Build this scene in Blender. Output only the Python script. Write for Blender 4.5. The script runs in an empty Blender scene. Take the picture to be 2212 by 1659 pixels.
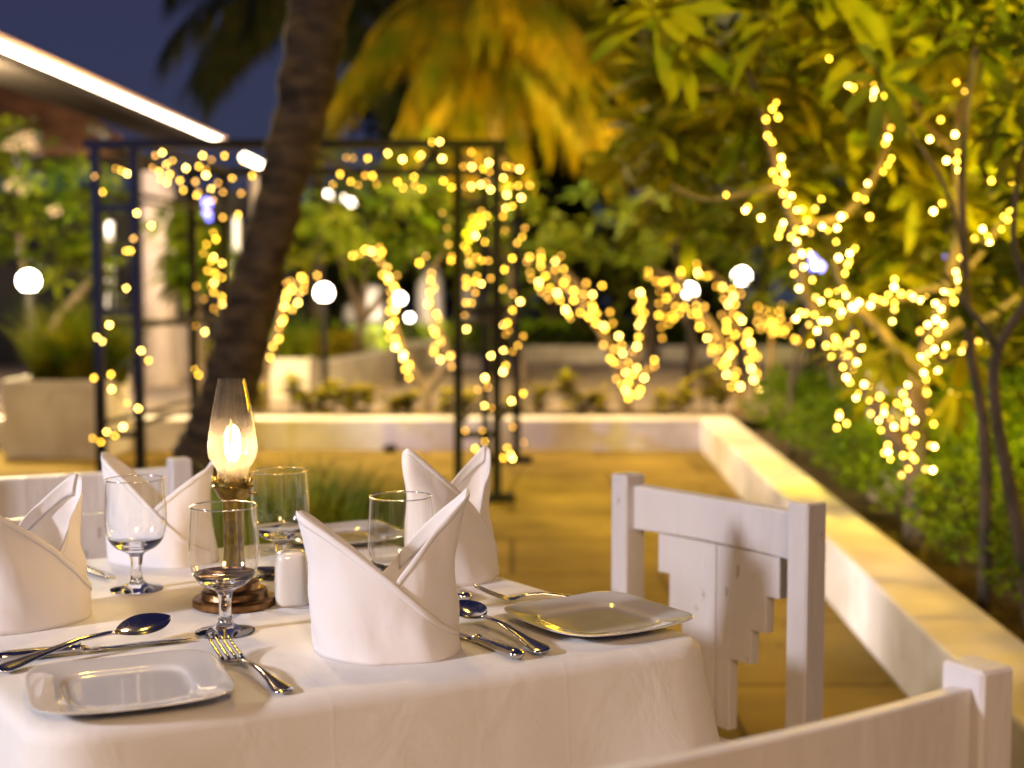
import bpy, math, random
from mathutils import Vector as V, Matrix, noise
sc = bpy.context.scene
COL = sc.collection
R = math.radians
PI = math.pi
# ---------------------------------------------------------------- camera, sky, lights
FPX, YH, CH = 2900.0, 630.0, 1.19          # focal length in pixels of a 2212 wide frame, horizon row, camera height
PITCH = math.atan((829.5 - YH) / FPX)
cam = bpy.data.cameras.new('camera'); co = bpy.data.objects.new('camera', cam); COL.objects.link(co)
cam.sensor_width = 36; cam.lens = 36 * FPX / 2212
co.location = (0, 0, CH); co.rotation_euler = (PI / 2 - PITCH, 0, 0)
cam.clip_start = .05; cam.clip_end = 600
cam.dof.use_dof = True; cam.dof.focus_distance = 1.74; cam.dof.aperture_fstop = cam.lens / 15.6
sc.camera = co
w = bpy.data.worlds.new('World'); sc.world = w; w.use_nodes = True
nt = w.node_tree; bg = nt.nodes['Background']
tc = nt.nodes.new('ShaderNodeTexCoord'); sp = nt.nodes.new('ShaderNodeSeparateXYZ'); cr = nt.nodes.new('ShaderNodeValToRGB')
nt.links.new(tc.outputs['Generated'], sp.inputs[0]); nt.links.new(sp.outputs['Z'], cr.inputs[0])
e = cr.color_ramp.elements
e[0].position = 0.0; e[0].color = (.036, .045, .078, 1)
e[1].position = .25; e[1].color = (.034, .036, .092, 1)
e2 = e.new(.9); e2.color = (.012, .014, .06, 1)
nt.links.new(cr.outputs[0], bg.inputs[0]); bg.inputs[1].default_value = 1.0
sc.view_settings.view_transform = 'Standard'; sc.view_settings.look = 'None'
sc.view_settings.exposure = 0; sc.view_settings.gamma = 1
sc.cycles.use_adaptive_sampling = False
sc.cycles.use_denoising = True
sc.cycles.max_bounces = 10; sc.cycles.transparent_max_bounces = 24; sc.cycles.transmission_bounces = 10
sc.cycles.diffuse_bounces = 3; sc.cycles.glossy_bounces = 4
sc.cycles.sample_clamp_indirect = 4.0; sc.cycles.caustics_reflective = False

def light(kind, name, loc, power, col, size=.2, to=None, spot=None):
    l = bpy.data.lights.new(name, kind); l.energy = power; l.color = col
    if kind == 'AREA': l.shape = 'DISK'; l.size = size
    else: l.shadow_soft_size = size
    if kind == 'SPOT': l.spot_size = R(spot); l.spot_blend = .6
    o = bpy.data.objects.new(name, l); COL.objects.link(o); o.location = loc
    if to is not None:
        o.rotation_euler = (V(to) - V(loc)).to_track_quat('-Z', 'Y').to_euler()
    return o
light('AREA', 'terrace_lamp', (-3.6, -.3, 2.3), 168, (.95, .91, 1.0), .35, (.1, 1.9, .75))
light('AREA', 'table_front_fill', (.5, -2.2, 2.9), 90, (1, .62, .30), .9, (.1, 1.8, .7))  # warm fill added behind the camera for the front of the cloth
light('AREA', 'terrace_floor_fill', (-1.0, 5.6, 6.2), 150, (1, .64, .08), .6, (.2, 8.0, 0))  # unseen overhead fill, added to give the terrace floor its golden light
light('AREA', 'path_fill', (-.5, 9.6, 5.6), 1050, (1, .72, .34), .8, (.8, 14.5, 0))  # added fill that brightens seedlings, trees and planters beyond the far wall
light('SPOT', 'tree_fill', (3.3, 1.6, 3.4), 3700, (1, .80, .04), .12, (2.7, 6.3, 1.7), 56)  # unseen spot added to brighten the big frangipani's leaves
light('SPOT', 'wall_face_fill', (-2.7, 3.4, .8), 1050, (1, .87, .84), .1, (1.25, 5.9, .1), 46)  # added low spot, not at the eaves; whitens the right wall's inner face
light('SPOT', 'tree_fill', (1.2, 1.6, 3.7), 1350, (1, .84, .05), .12, (1.25, 6.3, 2.3), 46)  # second added spot, lifts the upper left of the crown
light('POINT', 'bed_fill', (2.9, 8.2, 2.3), 260, (1, .74, .04), .15)  # added fill for the far end of the hedge, no fixture there
light('POINT', 'bed_fill', (2.5, 4.0, 1.5), 80, (1, .54, .0), .1)  # added fill that yellows the wall top and the near hedge
light('POINT', 'shrub_fill', (-4.0, 10.4, 2.4), 1100, (1, .80, .45), .15)  # fill added in front of the far left foliage to lighten it
light('POINT', 'column_fill', (-5.1, 15.6, 2.2), 150, (1, .78, .62), .15)  # fill added beside the pavilion column to make it read pale
light('SPOT', 'palm_uplight', (-.3, 17.9, 1.6), 3600, (1, .68, .08), .2, (-.3, 19.2, 4.4), 118)

def at(px, py, D):
    """point seen at pixel px, py of the 2212 wide frame whose world Y is D"""
    X = (px - 1106) / FPX; Z = -(py - 829.5) / FPX
    d = V((X, math.cos(PITCH) + Z * math.sin(PITCH), -math.sin(PITCH) + Z * math.cos(PITCH)))
    return V((0, 0, CH)) + d * (D / d.y)
def G(px, py, z=0.0):
    a = at(px, py, 1.0) - V((0, 0, CH))
    return V((0, 0, CH)) + a * ((z - CH) / a.z)

# ---------------------------------------------------------------- materials
def mat(name, col, rough=.6, metal=0, col2=None, vs=8, bump=0, bs=40, coat=0, transl=0, emit=None, es=0, spec=.5, stretch=None, detail=4, sheen=0, seed=0):
    m = bpy.data.materials.new(name); m.use_nodes = True
    n = m.node_tree.nodes; l = m.node_tree.links
    p = n['Principled BSDF']; out = n['Material Output']
    p.inputs['Base Color'].default_value = (*col, 1); p.inputs['Roughness'].default_value = rough
    p.inputs['Metallic'].default_value = metal; p.inputs['Specular IOR Level'].default_value = spec
    if coat: p.inputs['Coat Weight'].default_value = coat; p.inputs['Coat Roughness'].default_value = .04
    if sheen: p.inputs['Sheen Weight'].default_value = sheen
    t = n.new('ShaderNodeTexCoord'); mp = n.new('ShaderNodeMapping'); l.new(t.outputs['Object'], mp.inputs[0])
    mp.inputs['Location'].default_value = (seed, seed * .7, 0)
    if stretch: mp.inputs['Scale'].default_value = stretch
    cs = None
    if col2:
        no = n.new('ShaderNodeTexNoise'); no.inputs['Scale'].default_value = vs; no.inputs['Detail'].default_value = detail
        l.new(mp.outputs[0], no.inputs['Vector'])
        r = n.new('ShaderNodeValToRGB'); r.color_ramp.elements[0].position = .35; r.color_ramp.elements[1].position = .65
        r.color_ramp.elements[0].color = (*col, 1); r.color_ramp.elements[1].color = (*col2, 1)
        l.new(no.outputs['Fac'], r.inputs[0]); l.new(r.outputs[0], p.inputs['Base Color']); cs = r.outputs[0]
    if bump:
        nb = n.new('ShaderNodeTexNoise'); nb.inputs['Scale'].default_value = bs; nb.inputs['Detail'].default_value = 5
        l.new(mp.outputs[0], nb.inputs['Vector'])
        b = n.new('ShaderNodeBump'); b.inputs['Strength'].default_value = bump; b.inputs['Distance'].default_value = .01
        l.new(nb.outputs['Fac'], b.inputs['Height']); l.new(b.outputs[0], p.inputs['Normal'])
    if transl:
        tr = n.new('ShaderNodeBsdfTranslucent'); tr.inputs[0].default_value = (*col, 1)
        if cs: l.new(cs, tr.inputs[0])
        mx = n.new('ShaderNodeMixShader'); mx.inputs[0].default_value = transl
        l.new(p.outputs[0], mx.inputs[1]); l.new(tr.outputs[0], mx.inputs[2]); l.new(mx.outputs[0], out.inputs[0])
    if emit:
        p.inputs['Emission Color'].default_value = (*emit, 1); p.inputs['Emission Strength'].default_value = es
    return m
def leafmat(name, a, b, vs=3, transl=.35, rough=.55):
    m = mat(name, a, rough, col2=b, vs=vs, transl=transl, detail=2, spec=.15)
    return m
def emis(name, col, s, sample=True):
    m = mat(name, (.8, .8, .8), .5, emit=col, es=s)
    if not sample: m.cycles.emission_sampling = 'NONE'
    return m
def thin_glass(name, milky=0, k=.85, base=.05, ex=4.5):
    m = bpy.data.materials.new(name); m.use_nodes = True
    n = m.node_tree.nodes; l = m.node_tree.links; out = n['Material Output']; n.remove(n['Principled BSDF'])
    lw = n.new('ShaderNodeLayerWeight'); lw.inputs[0].default_value = .5
    pw = n.new('ShaderNodeMath'); pw.operation = 'POWER'; pw.inputs[1].default_value = ex
    ml = n.new('ShaderNodeMath'); ml.operation = 'MULTIPLY_ADD'; ml.inputs[1].default_value = k; ml.inputs[2].default_value = base
    l.new(lw.outputs['Facing'], pw.inputs[0]); l.new(pw.outputs[0], ml.inputs[0])
    t = n.new('ShaderNodeBsdfTransparent'); t.inputs[0].default_value = (.985, .985, .98, 1)
    g = n.new('ShaderNodeBsdfGlossy'); g.inputs['Roughness'].default_value = .02; g.inputs[0].default_value = (1, 1, 1, 1)
    mx = n.new('ShaderNodeMixShader'); l.new(ml.outputs[0], mx.inputs[0]); l.new(t.outputs[0], mx.inputs[1]); l.new(g.outputs[0], mx.inputs[2])
    last = mx.outputs[0]
    if milky:
        d = n.new('ShaderNodeBsdfTranslucent'); d.inputs[0].default_value = (1, .93, .88, 1)
        no = n.new('ShaderNodeTexNoise'); no.inputs['Scale'].default_value = 25
        mm = n.new('ShaderNodeMath'); mm.operation = 'MULTIPLY'; mm.inputs[1].default_value = milky * 2
        tc_ = n.new('ShaderNodeTexCoord'); l.new(tc_.outputs['Object'], no.inputs['Vector'])
        sx = n.new('ShaderNodeSeparateXYZ'); l.new(tc_.outputs['Object'], sx.inputs[0])
        mr = n.new('ShaderNodeMapRange'); mr.inputs['From Min'].default_value = .272; mr.inputs['From Max'].default_value = .235; mr.inputs['To Min'].default_value = .25
        l.new(sx.outputs['Z'], mr.inputs['Value']); mz = n.new('ShaderNodeMath'); mz.operation = 'MULTIPLY'
        l.new(no.outputs['Fac'], mz.inputs[0]); l.new(mr.outputs[0], mz.inputs[1]); l.new(mz.outputs[0], mm.inputs[0])
        m2 = n.new('ShaderNodeMixShader'); l.new(mm.outputs[0], m2.inputs[0]); l.new(last, m2.inputs[1]); l.new(d.outputs[0], m2.inputs[2]); last = m2.outputs[0]
    l.new(last, out.inputs[0]); return m
def glass(name):
    m = bpy.data.materials.new(name); m.use_nodes = True
    p = m.node_tree.nodes['Principled BSDF']
    p.inputs['Base Color'].default_value = (1, 1, 1, 1); p.inputs['Roughness'].default_value = .01
    p.inputs['Transmission Weight'].default_value = 1; p.inputs['IOR'].default_value = 1.48
    return m

def cloth_mat(name, col, weave=900, seed=0, soft=.25, crease=0, transl=0):
    m = mat(name, col, .75, bump=0, sheen=.15, spec=.25, seed=seed, transl=transl)
    n = m.node_tree.nodes; l = m.node_tree.links; p = n['Principled BSDF']
    t = n.new('ShaderNodeTexCoord')
    nz = n.new('ShaderNodeTexNoise'); nz.inputs['Scale'].default_value = 9; nz.inputs['Detail'].default_value = 3; nz.inputs['Distortion'].default_value = 1.2
    l.new(t.outputs['Object'], nz.inputs['Vector'])
    b1 = n.new('ShaderNodeBump'); b1.inputs['Strength'].default_value = soft; b1.inputs['Distance'].default_value = .012
    l.new(nz.outputs['Fac'], b1.inputs['Height'])
    wv = n.new('ShaderNodeTexNoise'); wv.inputs['Scale'].default_value = weave; l.new(t.outputs['Object'], wv.inputs['Vector'])
    b2 = n.new('ShaderNodeBump'); b2.inputs['Strength'].default_value = .25; b2.inputs['Distance'].default_value = .0006
    l.new(wv.outputs['Fac'], b2.inputs['Height']); l.new(b1.outputs[0], b2.inputs['Normal']); l.new(b2.outputs[0], p.inputs['Normal'])
    if crease:
        mp = n.new('ShaderNodeMapping'); mp.inputs['Rotation'].default_value = (0, 0, -crease); mp.inputs['Location'].default_value = (.11, .07, 0); l.new(t.outputs['Object'], mp.inputs[0])
        bk = n.new('ShaderNodeTexBrick'); bk.offset = 0; bk.inputs['Scale'].default_value = 1; bk.inputs['Brick Width'].default_value = .29; bk.inputs['Row Height'].default_value = .31
        bk.inputs['Mortar Size'].default_value = .004; bk.inputs['Mortar Smooth'].default_value = 1; l.new(mp.outputs[0], bk.inputs['Vector'])
        b3 = n.new('ShaderNodeBump'); b3.inputs['Strength'].default_value = .05; b3.inputs['Distance'].default_value = .003
        l.new(bk.outputs['Fac'], b3.inputs['Height']); l.new(b2.outputs[0], b3.inputs['Normal']); l.new(b3.outputs[0], p.inputs['Normal'])
        n2 = n.new('ShaderNodeTexNoise'); n2.inputs['Scale'].default_value = 3.2; n2.inputs['Detail'].default_value = 5; n2.inputs['Distortion'].default_value = 2.5; l.new(t.outputs['Object'], n2.inputs['Vector'])
        b4 = n.new('ShaderNodeBump'); b4.inputs['Strength'].default_value = .04; b4.inputs['Distance'].default_value = .02
        l.new(n2.outputs['Fac'], b4.inputs['Height']); l.new(b4.outputs[0], b1.inputs['Normal'])
    return m

M = {}
M['cloth'] = cloth_mat('white_damask', (.74, .72, .70), soft=.22, crease=.467)
M['napkin'] = cloth_mat('white_napkin_linen', (.86, .84, .85), seed=3, soft=.25, transl=.12)
M['wood'] = mat('white_painted_wood', (.62, .59, .60), .42, col2=(.72, .69, .70), vs=5, bump=.3, bs=60, stretch=(1, 1, .2))
M['tablewood'] = mat('table_wood', (.25, .17, .1), .6)
M['porcelain'] = mat('white_porcelain', (.70, .68, .66), .12, coat=1.0, spec=.6)
M['china'] = mat('white_glazed_china', (.74, .71, .68), .1, coat=1.0)
M['steel'] = mat('polished_steel', (.60, .58, .56), .14, 1, bump=.02, bs=300)
M['brass'] = mat('aged_brass', (.42, .30, .07), .3, 1, col2=(.22, .15, .035), vs=60, bump=.08, bs=150)
M['copper'] = mat('aged_brown_brass', (.34, .18, .07), .3, 1, col2=(.15, .08, .03), vs=45, bump=.1, bs=120)
M['thin'] = thin_glass('goblet_glass', k=1.0, base=.07, ex=3.2)
M['rim'] = thin_glass('goblet_rim_glass', k=.6, base=.4, ex=1.5)
M['chimney'] = thin_glass('chimney_glass', milky=.06, k=.7)
M['glass'] = glass('solid_glass')
M['stone'] = mat('sandstone_paving', (.23, .155, .034), .8, col2=(.14, .092, .017), vs=1.6, bump=.15, bs=12, detail=6, spec=.12)
M['wall'] = mat('white_painted_masonry', (.70, .66, .62), .7, col2=(.50, .44, .38), vs=2.6, bump=.2, bs=30)
M['iron'] = mat('dark_painted_iron', (.012, .010, .008), .65, bump=.1, spec=.15)
M['soil'] = mat('dark_soil', (.045, .03, .018), .95, col2=(.08, .05, .03), vs=14, bump=.8, bs=30)
M['pathm'] = mat('pale_path', (.42, .33, .25), .8, col2=(.34, .26, .19), vs=.8, bump=.1)
M['grassg'] = mat('garden_ground', (.05, .06, .02), .9, col2=(.08, .07, .03), vs=2, bump=.5, bs=20)
M['bark'] = mat('palm_bark', (.022, .014, .008), .95, col2=(.085, .055, .030), vs=9, bump=1.0, bs=26, stretch=(1, 1, 2.2), detail=8)
M['barkd'] = mat('brown_bark', (.035, .030, .016), .9, col2=(.11, .075, .045), vs=14, bump=.8, bs=40, stretch=(1, 1, .4))
M['barkg'] = mat('grey_bark', (.20, .15, .11), .85, col2=(.10, .07, .045), vs=12, bump=.6, bs=40, stretch=(1, 1, .4))
M['leaf'] = leafmat('frangipani_leaf', (.080, .105, .002), (.22, .195, .004), 5)
M['leafd'] = leafmat('dark_leaf', (.035, .055, .002), (.09, .095, .003), 4)
M['leafl'] = leafmat('garden_leaf', (.05, .10, .003), (.13, .15, .004), 2)
M['hedge'] = leafmat('hedge_leaf', (.06, .12, .003), (.20, .27, .005), 6, .3, .6)
M['grass'] = leafmat('grass_blade', (.028, .06, .002), (.13, .12, .003), 5, .3, .6)
M['hedgey'] = leafmat('golden_hedge_leaf', (.22, .21, .004), (.36, .26, .006), 4, .3)
M['palm'] = leafmat('palm_leaflet', (.09, .11, .002), (.27, .18, .003), 1.5, .35)
M['palmd'] = leafmat('dark_palm_leaflet', (.012, .020, .008), (.03, .03, .008), 3, .2)
M['tile'] = mat('clay_tile', (.20, .09, .045), .8, col2=(.10, .045, .02), vs=3, bump=.4)
M['soffit'] = mat('dark_grey_soffit', (.022, .018, .016), 1.0, spec=0)
M['pillar'] = mat('pale_pillar', (.62, .52, .46), .7, col2=(.55, .45, .38), vs=2)
M['darkwall'] = mat('dark_wall', (.05, .045, .05), .8, col2=(.03, .03, .04), vs=.6)
M['bulb'] = emis('fairy_bulb', (1, .52, .03), 22, False)
M['bulbd'] = emis('dim_fairy_bulb', (1, .45, .03), 10, False)
M['bulbb'] = emis('bright_fairy_bulb', (1, .62, .12), 48, False)
M['wire'] = mat('fairy_wire', (.03, .03, .015), .6)
M['globe'] = emis('lit_globe', (1, .86, .66), 26)
M['led'] = emis('led_strip', (1, .80, .58), 15)
M['ledend'] = mat('led_housing', (.7, .45, .32), .6)
M['flame'] = emis('flame', (1, .56, .18), 30)
M['blue'] = emis('blue_lamp', (.10, .14, 1), 6)
M['bluehot'] = emis('blue_lamp_core', (.45, .6, 1), 60)
M['tube'] = emis('white_tube_lamp', (1, .85, .68), .9)
M['petal'] = mat('pale_petal', (.5, .38, .28), .6, transl=.3)

def speckle(m, scale, lo, col, sx=(1, 1, 1)):
    n = m.node_tree.nodes; l = m.node_tree.links; p = n['Principled BSDF']
    t = n.new('ShaderNodeTexCoord'); mp = n.new('ShaderNodeMapping'); mp.inputs['Scale'].default_value = sx; l.new(t.outputs['Object'], mp.inputs[0])
    no = n.new('ShaderNodeTexNoise'); no.inputs['Scale'].default_value = scale; no.inputs['Detail'].default_value = 8; no.inputs['Roughness'].default_value = .7; l.new(mp.outputs[0], no.inputs['Vector'])
    r = n.new('ShaderNodeValToRGB'); r.color_ramp.elements[0].position = lo; r.color_ramp.elements[1].position = lo + .05
    r.color_ramp.elements[0].color = (0, 0, 0, 1); r.color_ramp.elements[1].color = (1, 1, 1, 1); l.new(no.outputs['Fac'], r.inputs[0])
    mx = n.new('ShaderNodeMixRGB'); mx.inputs[2].default_value = (*col, 1); l.new(r.outputs[0], mx.inputs[0])
    l.new(p.inputs['Base Color'].links[0].from_socket, mx.inputs[1]); l.new(mx.outputs[0], p.inputs['Base Color'])
speckle(M['wood'], 26, .645, (.22, .17, .13), (1, 1, .35))
speckle(M['wall'], 9, .64, (.30, .24, .18))
speckle(M['stone'], 5, .60, (.06, .04, .015))
# ---------------------------------------------------------------- mesh builder
class MB:
    def __init__(s): s.v = []; s.f = []
    def add(s, vs, fs):
        o = len(s.v); s.v += [tuple(x) for x in vs]; s.f += [tuple(i + o for i in f) for f in fs]
    def box(s, c, d, mtx=None, bev=0):
        cx, cy, cz = c; dx, dy, dz = (q / 2 for q in d)
        if bev:
            b = min(bev, dx, dy, dz); vs = []
            # chamfered box: 24 verts
            idx = {}
            for sx in (-1, 1):
                for sy in (-1, 1):
                    for sz in (-1, 1):
                        for k in range(3):
                            q = [sx * dx, sy * dy, sz * dz]
                            for j in range(3):
                                if j != k: q[j] -= (sx, sy, sz)[j] * b
                            idx[(sx, sy, sz, k)] = len(vs); vs.append(V((cx + q[0], cy + q[1], cz + q[2])))
            fs = []
            cyc = [(-1, -1), (1, -1), (1, 1), (-1, 1)]
            for k in range(3):
                a, bb = (k + 1) % 3, (k + 2) % 3
                for sg in (-1, 1):
                    f = []
                    for (p, q) in cyc:
                        t = [0, 0, 0]; t[k] = sg; t[a] = p; t[bb] = q
                        f.append(idx[(*t, k)])
                    fs.append(f if sg > 0 else f[::-1])
            for k in range(3):
                a, bb = (k + 1) % 3, (k + 2) % 3
                for p in (-1, 1):
                    for q in (-1, 1):
                        t0 = [0, 0, 0]; t0[a] = p; t0[bb] = q; t0[k] = -1; t1 = list(t0); t1[k] = 1
                        f = [idx[(*t0, a)], idx[(*t1, a)], idx[(*t1, bb)], idx[(*t0, bb)]]
                        fs.append(f)
            for sx in (-1, 1):
                for sy in (-1, 1):
                    for sz in (-1, 1): fs.append([idx[(sx, sy, sz, k)] for k in range(3)])
        else:
            vs = [V((cx + x * dx, cy + y * dy, cz + z * dz)) for z in (-1, 1) for y in (-1, 1) for x in (-1, 1)]
            fs = [(0, 2, 3, 1), (4, 5, 7, 6), (0, 1, 5, 4), (2, 6, 7, 3), (0, 4, 6, 2), (1, 3, 7, 5)]
        if mtx: vs = [mtx @ q for q in vs]
        s.add(vs, fs)
    def tube(s, pts, rs, n=8, flat=None):
        pts = [V(p) for p in pts]
        if not hasattr(rs, '__len__'): rs = [rs] * len(pts)
        rings = []; vs = []
        up = V((0, 0, 1)); prev = None
        for i, p in enumerate(pts):
            t = (pts[min(i + 1, len(pts) - 1)] - pts[max(i - 1, 0)]).normalized()
            if prev is None:
                a = t.cross(up if abs(t.z) < .9 else V((1, 0, 0))).normalized()
            else:
                a = (prev - t * prev.dot(t)).normalized()
            prev = a; b = t.cross(a)
            for k in range(n):
                th = 2 * PI * k / n
                vs.append(p + (a * math.cos(th) + b * math.sin(th)) * rs[i])
        fs = []
        for i in range(len(pts) - 1):
            for k in range(n):
                k2 = (k + 1) % n
                fs.append((i * n + k, i * n + k2, (i + 1) * n + k2, (i + 1) * n + k))
        fs.append(tuple(range(n))[::-1]); fs.append(tuple((len(pts) - 1) * n + k for k in range(n)))
        s.add(vs, fs)
    def lathe(s, prof, n=32, c=(0, 0, 0), cap=True):
        vs = []; fs = []; c = V(c)
        for r, z in prof:
            for k in range(n):
                th = 2 * PI * k / n; vs.append(c + V((r * math.cos(th), r * math.sin(th), z)))
        for i in range(len(prof) - 1):
            for k in range(n):
                k2 = (k + 1) % n
                fs.append((i * n + k, i * n + k2, (i + 1) * n + k2, (i + 1) * n + k))
        if cap:
            fs.append(tuple(range(n))[::-1]); fs.append(tuple((len(prof) - 1) * n + k for k in range(n)))
        s.add(vs, fs)
    def grid(s, pts, nu, nv, wrap=False):
        fs = []
        for j in range(nv - 1):
            for i in range(nu if wrap else nu - 1):
                i2 = (i + 1) % nu
                fs.append((j * nu + i, j * nu + i2, (j + 1) * nu + i2, (j + 1) * nu + i))
        s.add(pts, fs)
    def prism(s, poly, y0, y1):
        n = len(poly)
        vs = [V((x, y0, z)) for x, z in poly] + [V((x, y1, z)) for x, z in poly]
        fs = [tuple(range(n)), tuple(range(2 * n - 1, n - 1, -1))]
        for i in range(n): fs.append((i, i + n, (i + 1) % n + n, (i + 1) % n))
        s.add(vs, fs)
    def leaf(s, p, d, up, L, W, droop=.25, fold=.25, st=4):
        d = V(d).normalized(); side = d.cross(V(up))
        if side.length < 1e-3: side = d.cross(V((1, 0, 0)))
        side.normalize(); u = side.cross(d).normalized()
        prof = {4: [(0, .12), (.3, .72), (.65, 1.0), (.88, .6), (1, .05)], 2: [(0, .1), (.55, 1), (1, .05)]}[st]
        vs = []
        for t, wd in prof:
            c = V(p) + d * (L * t) - V((0, 0, 1)) * (droop * L * t * t)
            hw = W * .5 * wd
            vs += [c - side * hw + u * hw * fold, c, c + side * hw + u * hw * fold]
        fs = []
        for i in range(len(prof) - 1):
            a = i * 3; fs += [(a, a + 1, a + 4, a + 3), (a + 1, a + 2, a + 5, a + 4)]
        s.add(vs, fs)
    def xf(s, m): s.v = [tuple(m @ V(q)) for q in s.v]
    def build(s, name, m, parent=None, smooth=True, auto=None):
        me = bpy.data.meshes.new(name); me.from_pydata(s.v, [], s.f); me.materials.append(m); me.update()
        if smooth:
            me.polygons.foreach_set('use_smooth', [True] * len(me.polygons))
            if auto is not None: me.set_sharp_from_angle(angle=R(auto))
        o = bpy.data.objects.new(name, me); COL.objects.link(o)
        if parent: o.parent = parent
        return o
def empty(name, loc, label, cat, group=None, rz=0):
    o = bpy.data.objects.new(name, None); COL.objects.link(o); o.location = loc; o.rotation_euler = (0, 0, rz); o.empty_display_size = .1
    tag(o, label, cat, group); return o
def tag(o, label, cat=None, group=None, kind=None):
    if label: o['label'] = label
    if cat: o['category'] = cat
    if group: o['group'] = group
    if kind: o['kind'] = kind
    return o
def local(mb, root):
    """world space verts -> root's space (root unrotated)"""
    L = root.location; mb.v = [(x - L.x, y - L.y, z - L.z) for x, y, z in mb.v]; return mb
def sheet(x0, x1, y0, y1, z):
    b = MB(); b.add([(x0, y0, z), (x1, y0, z), (x1, y1, z), (x0, y1, z)], [(0, 1, 2, 3)]); return b

# ---------------------------------------------------------------- the ground
def struct(o): o['kind'] = 'structure'; return o
struct(sheet(-90, 90, -30, 160, -.02).build('ground', M['grassg'], None, False))
WA = G(1516, 973, 0); WB = G(1964, 1508, 0); wd = (WB - WA).normalized(); HW = .238
WC = WA + wd * ((-1.5 - WA.y) / wd.y)                    # the right wall runs back past the camera
b = MB(); b.add([(-9, -6, 0), (WC.x + .1, -6, 0), (WC.x, WC.y, 0), (WA.x, WA.y + .02, 0), (-9, WA.y + .02, 0)], [(0, 1, 2, 3, 4)])
terr = struct(b.build('terrace', M['stone'], None, False))
# slab joints in the terrace material
n = M['stone'].node_tree.nodes; l = M['stone'].node_tree.links; p = n['Principled BSDF']
br = n.new('ShaderNodeTexBrick'); br.inputs['Scale'].default_value = 1; br.inputs['Brick Width'].default_value = 1.25; br.inputs['Row Height'].default_value = .8
br.inputs['Mortar Size'].default_value = .016; br.inputs['Mortar Smooth'].default_value = .6
t = n.new('ShaderNodeTexCoord'); l.new(t.outputs['Object'], br.inputs['Vector'])
mx = n.new('ShaderNodeMixRGB'); mx.blend_type = 'MULTIPLY'; mx.inputs[2].default_value = (.35, .3, .25, 1)
src = p.inputs['Base Color'].links[0].from_socket
br.inputs['Color1'].default_value = (1, 1, 1, 1); br.inputs['Color2'].default_value = (.70, .72, .66, 1); br.inputs['Mortar'].default_value = (1, 1, 1, 1)
mz = n.new('ShaderNodeMixRGB'); mz.blend_type = 'MULTIPLY'; mz.inputs[0].default_value = 1; l.new(src, mz.inputs[1]); l.new(br.outputs['Color'], mz.inputs[2])
l.new(br.outputs['Fac'], mx.inputs[0]); l.new(mz.outputs[0], mx.inputs[1]); l.new(mx.outputs[0], p.inputs['Base Color'])
struct(sheet(-9, 3, WA.y + .26, 11.2, .2).build('planting_soil', M['soil'], None, False))
struct(sheet(-14, 12, 11.2, 26, .0).build('path', M['pathm'], None, False))
# low wall: L shaped, one masonry run
nrm = V((-wd.y, wd.x, 0)); nrm = nrm if nrm.x > 0 else -nrm
b = MB()
inner = [V((-9, WA.y, 0)), V((-2.98, WA.y, 0)), WA.copy(), WC.copy()]
o1 = WA + nrm * .25; o1 = V((WA.x + .25 / 1.0, WA.y + .25, 0)); o2 = WC + nrm * .25
pts = [V((-9, WA.y, 0)), WA, WC, o2, o1, V((-9, WA.y + .25, 0))]
b.add([(q.x, q.y, -.01) for q in pts] + [(q.x, q.y, HW) for q in pts], [(0, 1, 4, 5)[::-1], (1, 2, 3, 4)[::-1], (6, 7, 10, 11), (7, 8, 9, 10)] + [(i, (i + 1) % 6, (i + 1) % 6 + 6, i + 6) for i in range(6)])
o = b.build('low_wall', M['wall'], None, False); bv = o.modifiers.new('b', 'BEVEL'); bv.width = .012; bv.segments = 2; bv.limit_method = 'ANGLE'
tag(o, 'low white planter wall edging the terrace, turning the corner at the right', 'wall')
b = MB(); b.add([(WC.x + .24, WC.y, .12), (9, WC.y, .12), (9, 11.2, .12), (o1.x - .01, 11.2, .12)], [(0, 1, 2, 3)])
struct(b.build('flower_bed', M['soil'], None, False))

# ---------------------------------------------------------------- table
u2 = V((-.575, .818, 0)); v2 = V((.893, .45, 0))
TZ = .75
FR = G(1535, 1386, TZ)
v2.normalize(); u2.normalize()
FL = FR - v2 * .80; BR = FR + u2 * .90; BL = FL + u2 * .90
TC = (FR + BL) / 2
tab = empty('dining_table', (TC.x, TC.y, 0), 'four seat dining table under a long white cloth', 'table')
def para(a, bb): return TC + v2 * a + u2 * bb - V((0, 0, TZ))
b = MB()
q = [para(sa * .385, sb * .435) for sa, sb in ((-1, -1), (1, -1), (1, 1), (-1, 1))]
b.add([(p_.x, p_.y, .712) for p_ in q] + [(p_.x, p_.y, .744) for p_ in q], [(3, 2, 1, 0), (4, 5, 6, 7), (0, 1, 5, 4), (1, 2, 6, 5), (2, 3, 7, 6), (3, 0, 4, 7)])
local(b, tab).build('tabletop', M['tablewood'], tab, False)
for sa, sb in ((-1, -1), (1, -1), (1, 1), (-1, 1)):
    c = para(sa * .34, sb * .39); b = MB(); b.box((c.x, c.y, .356), (.06, .06, .71)); local(b, tab).build('leg', M['tablewood'], tab, False)
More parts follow.
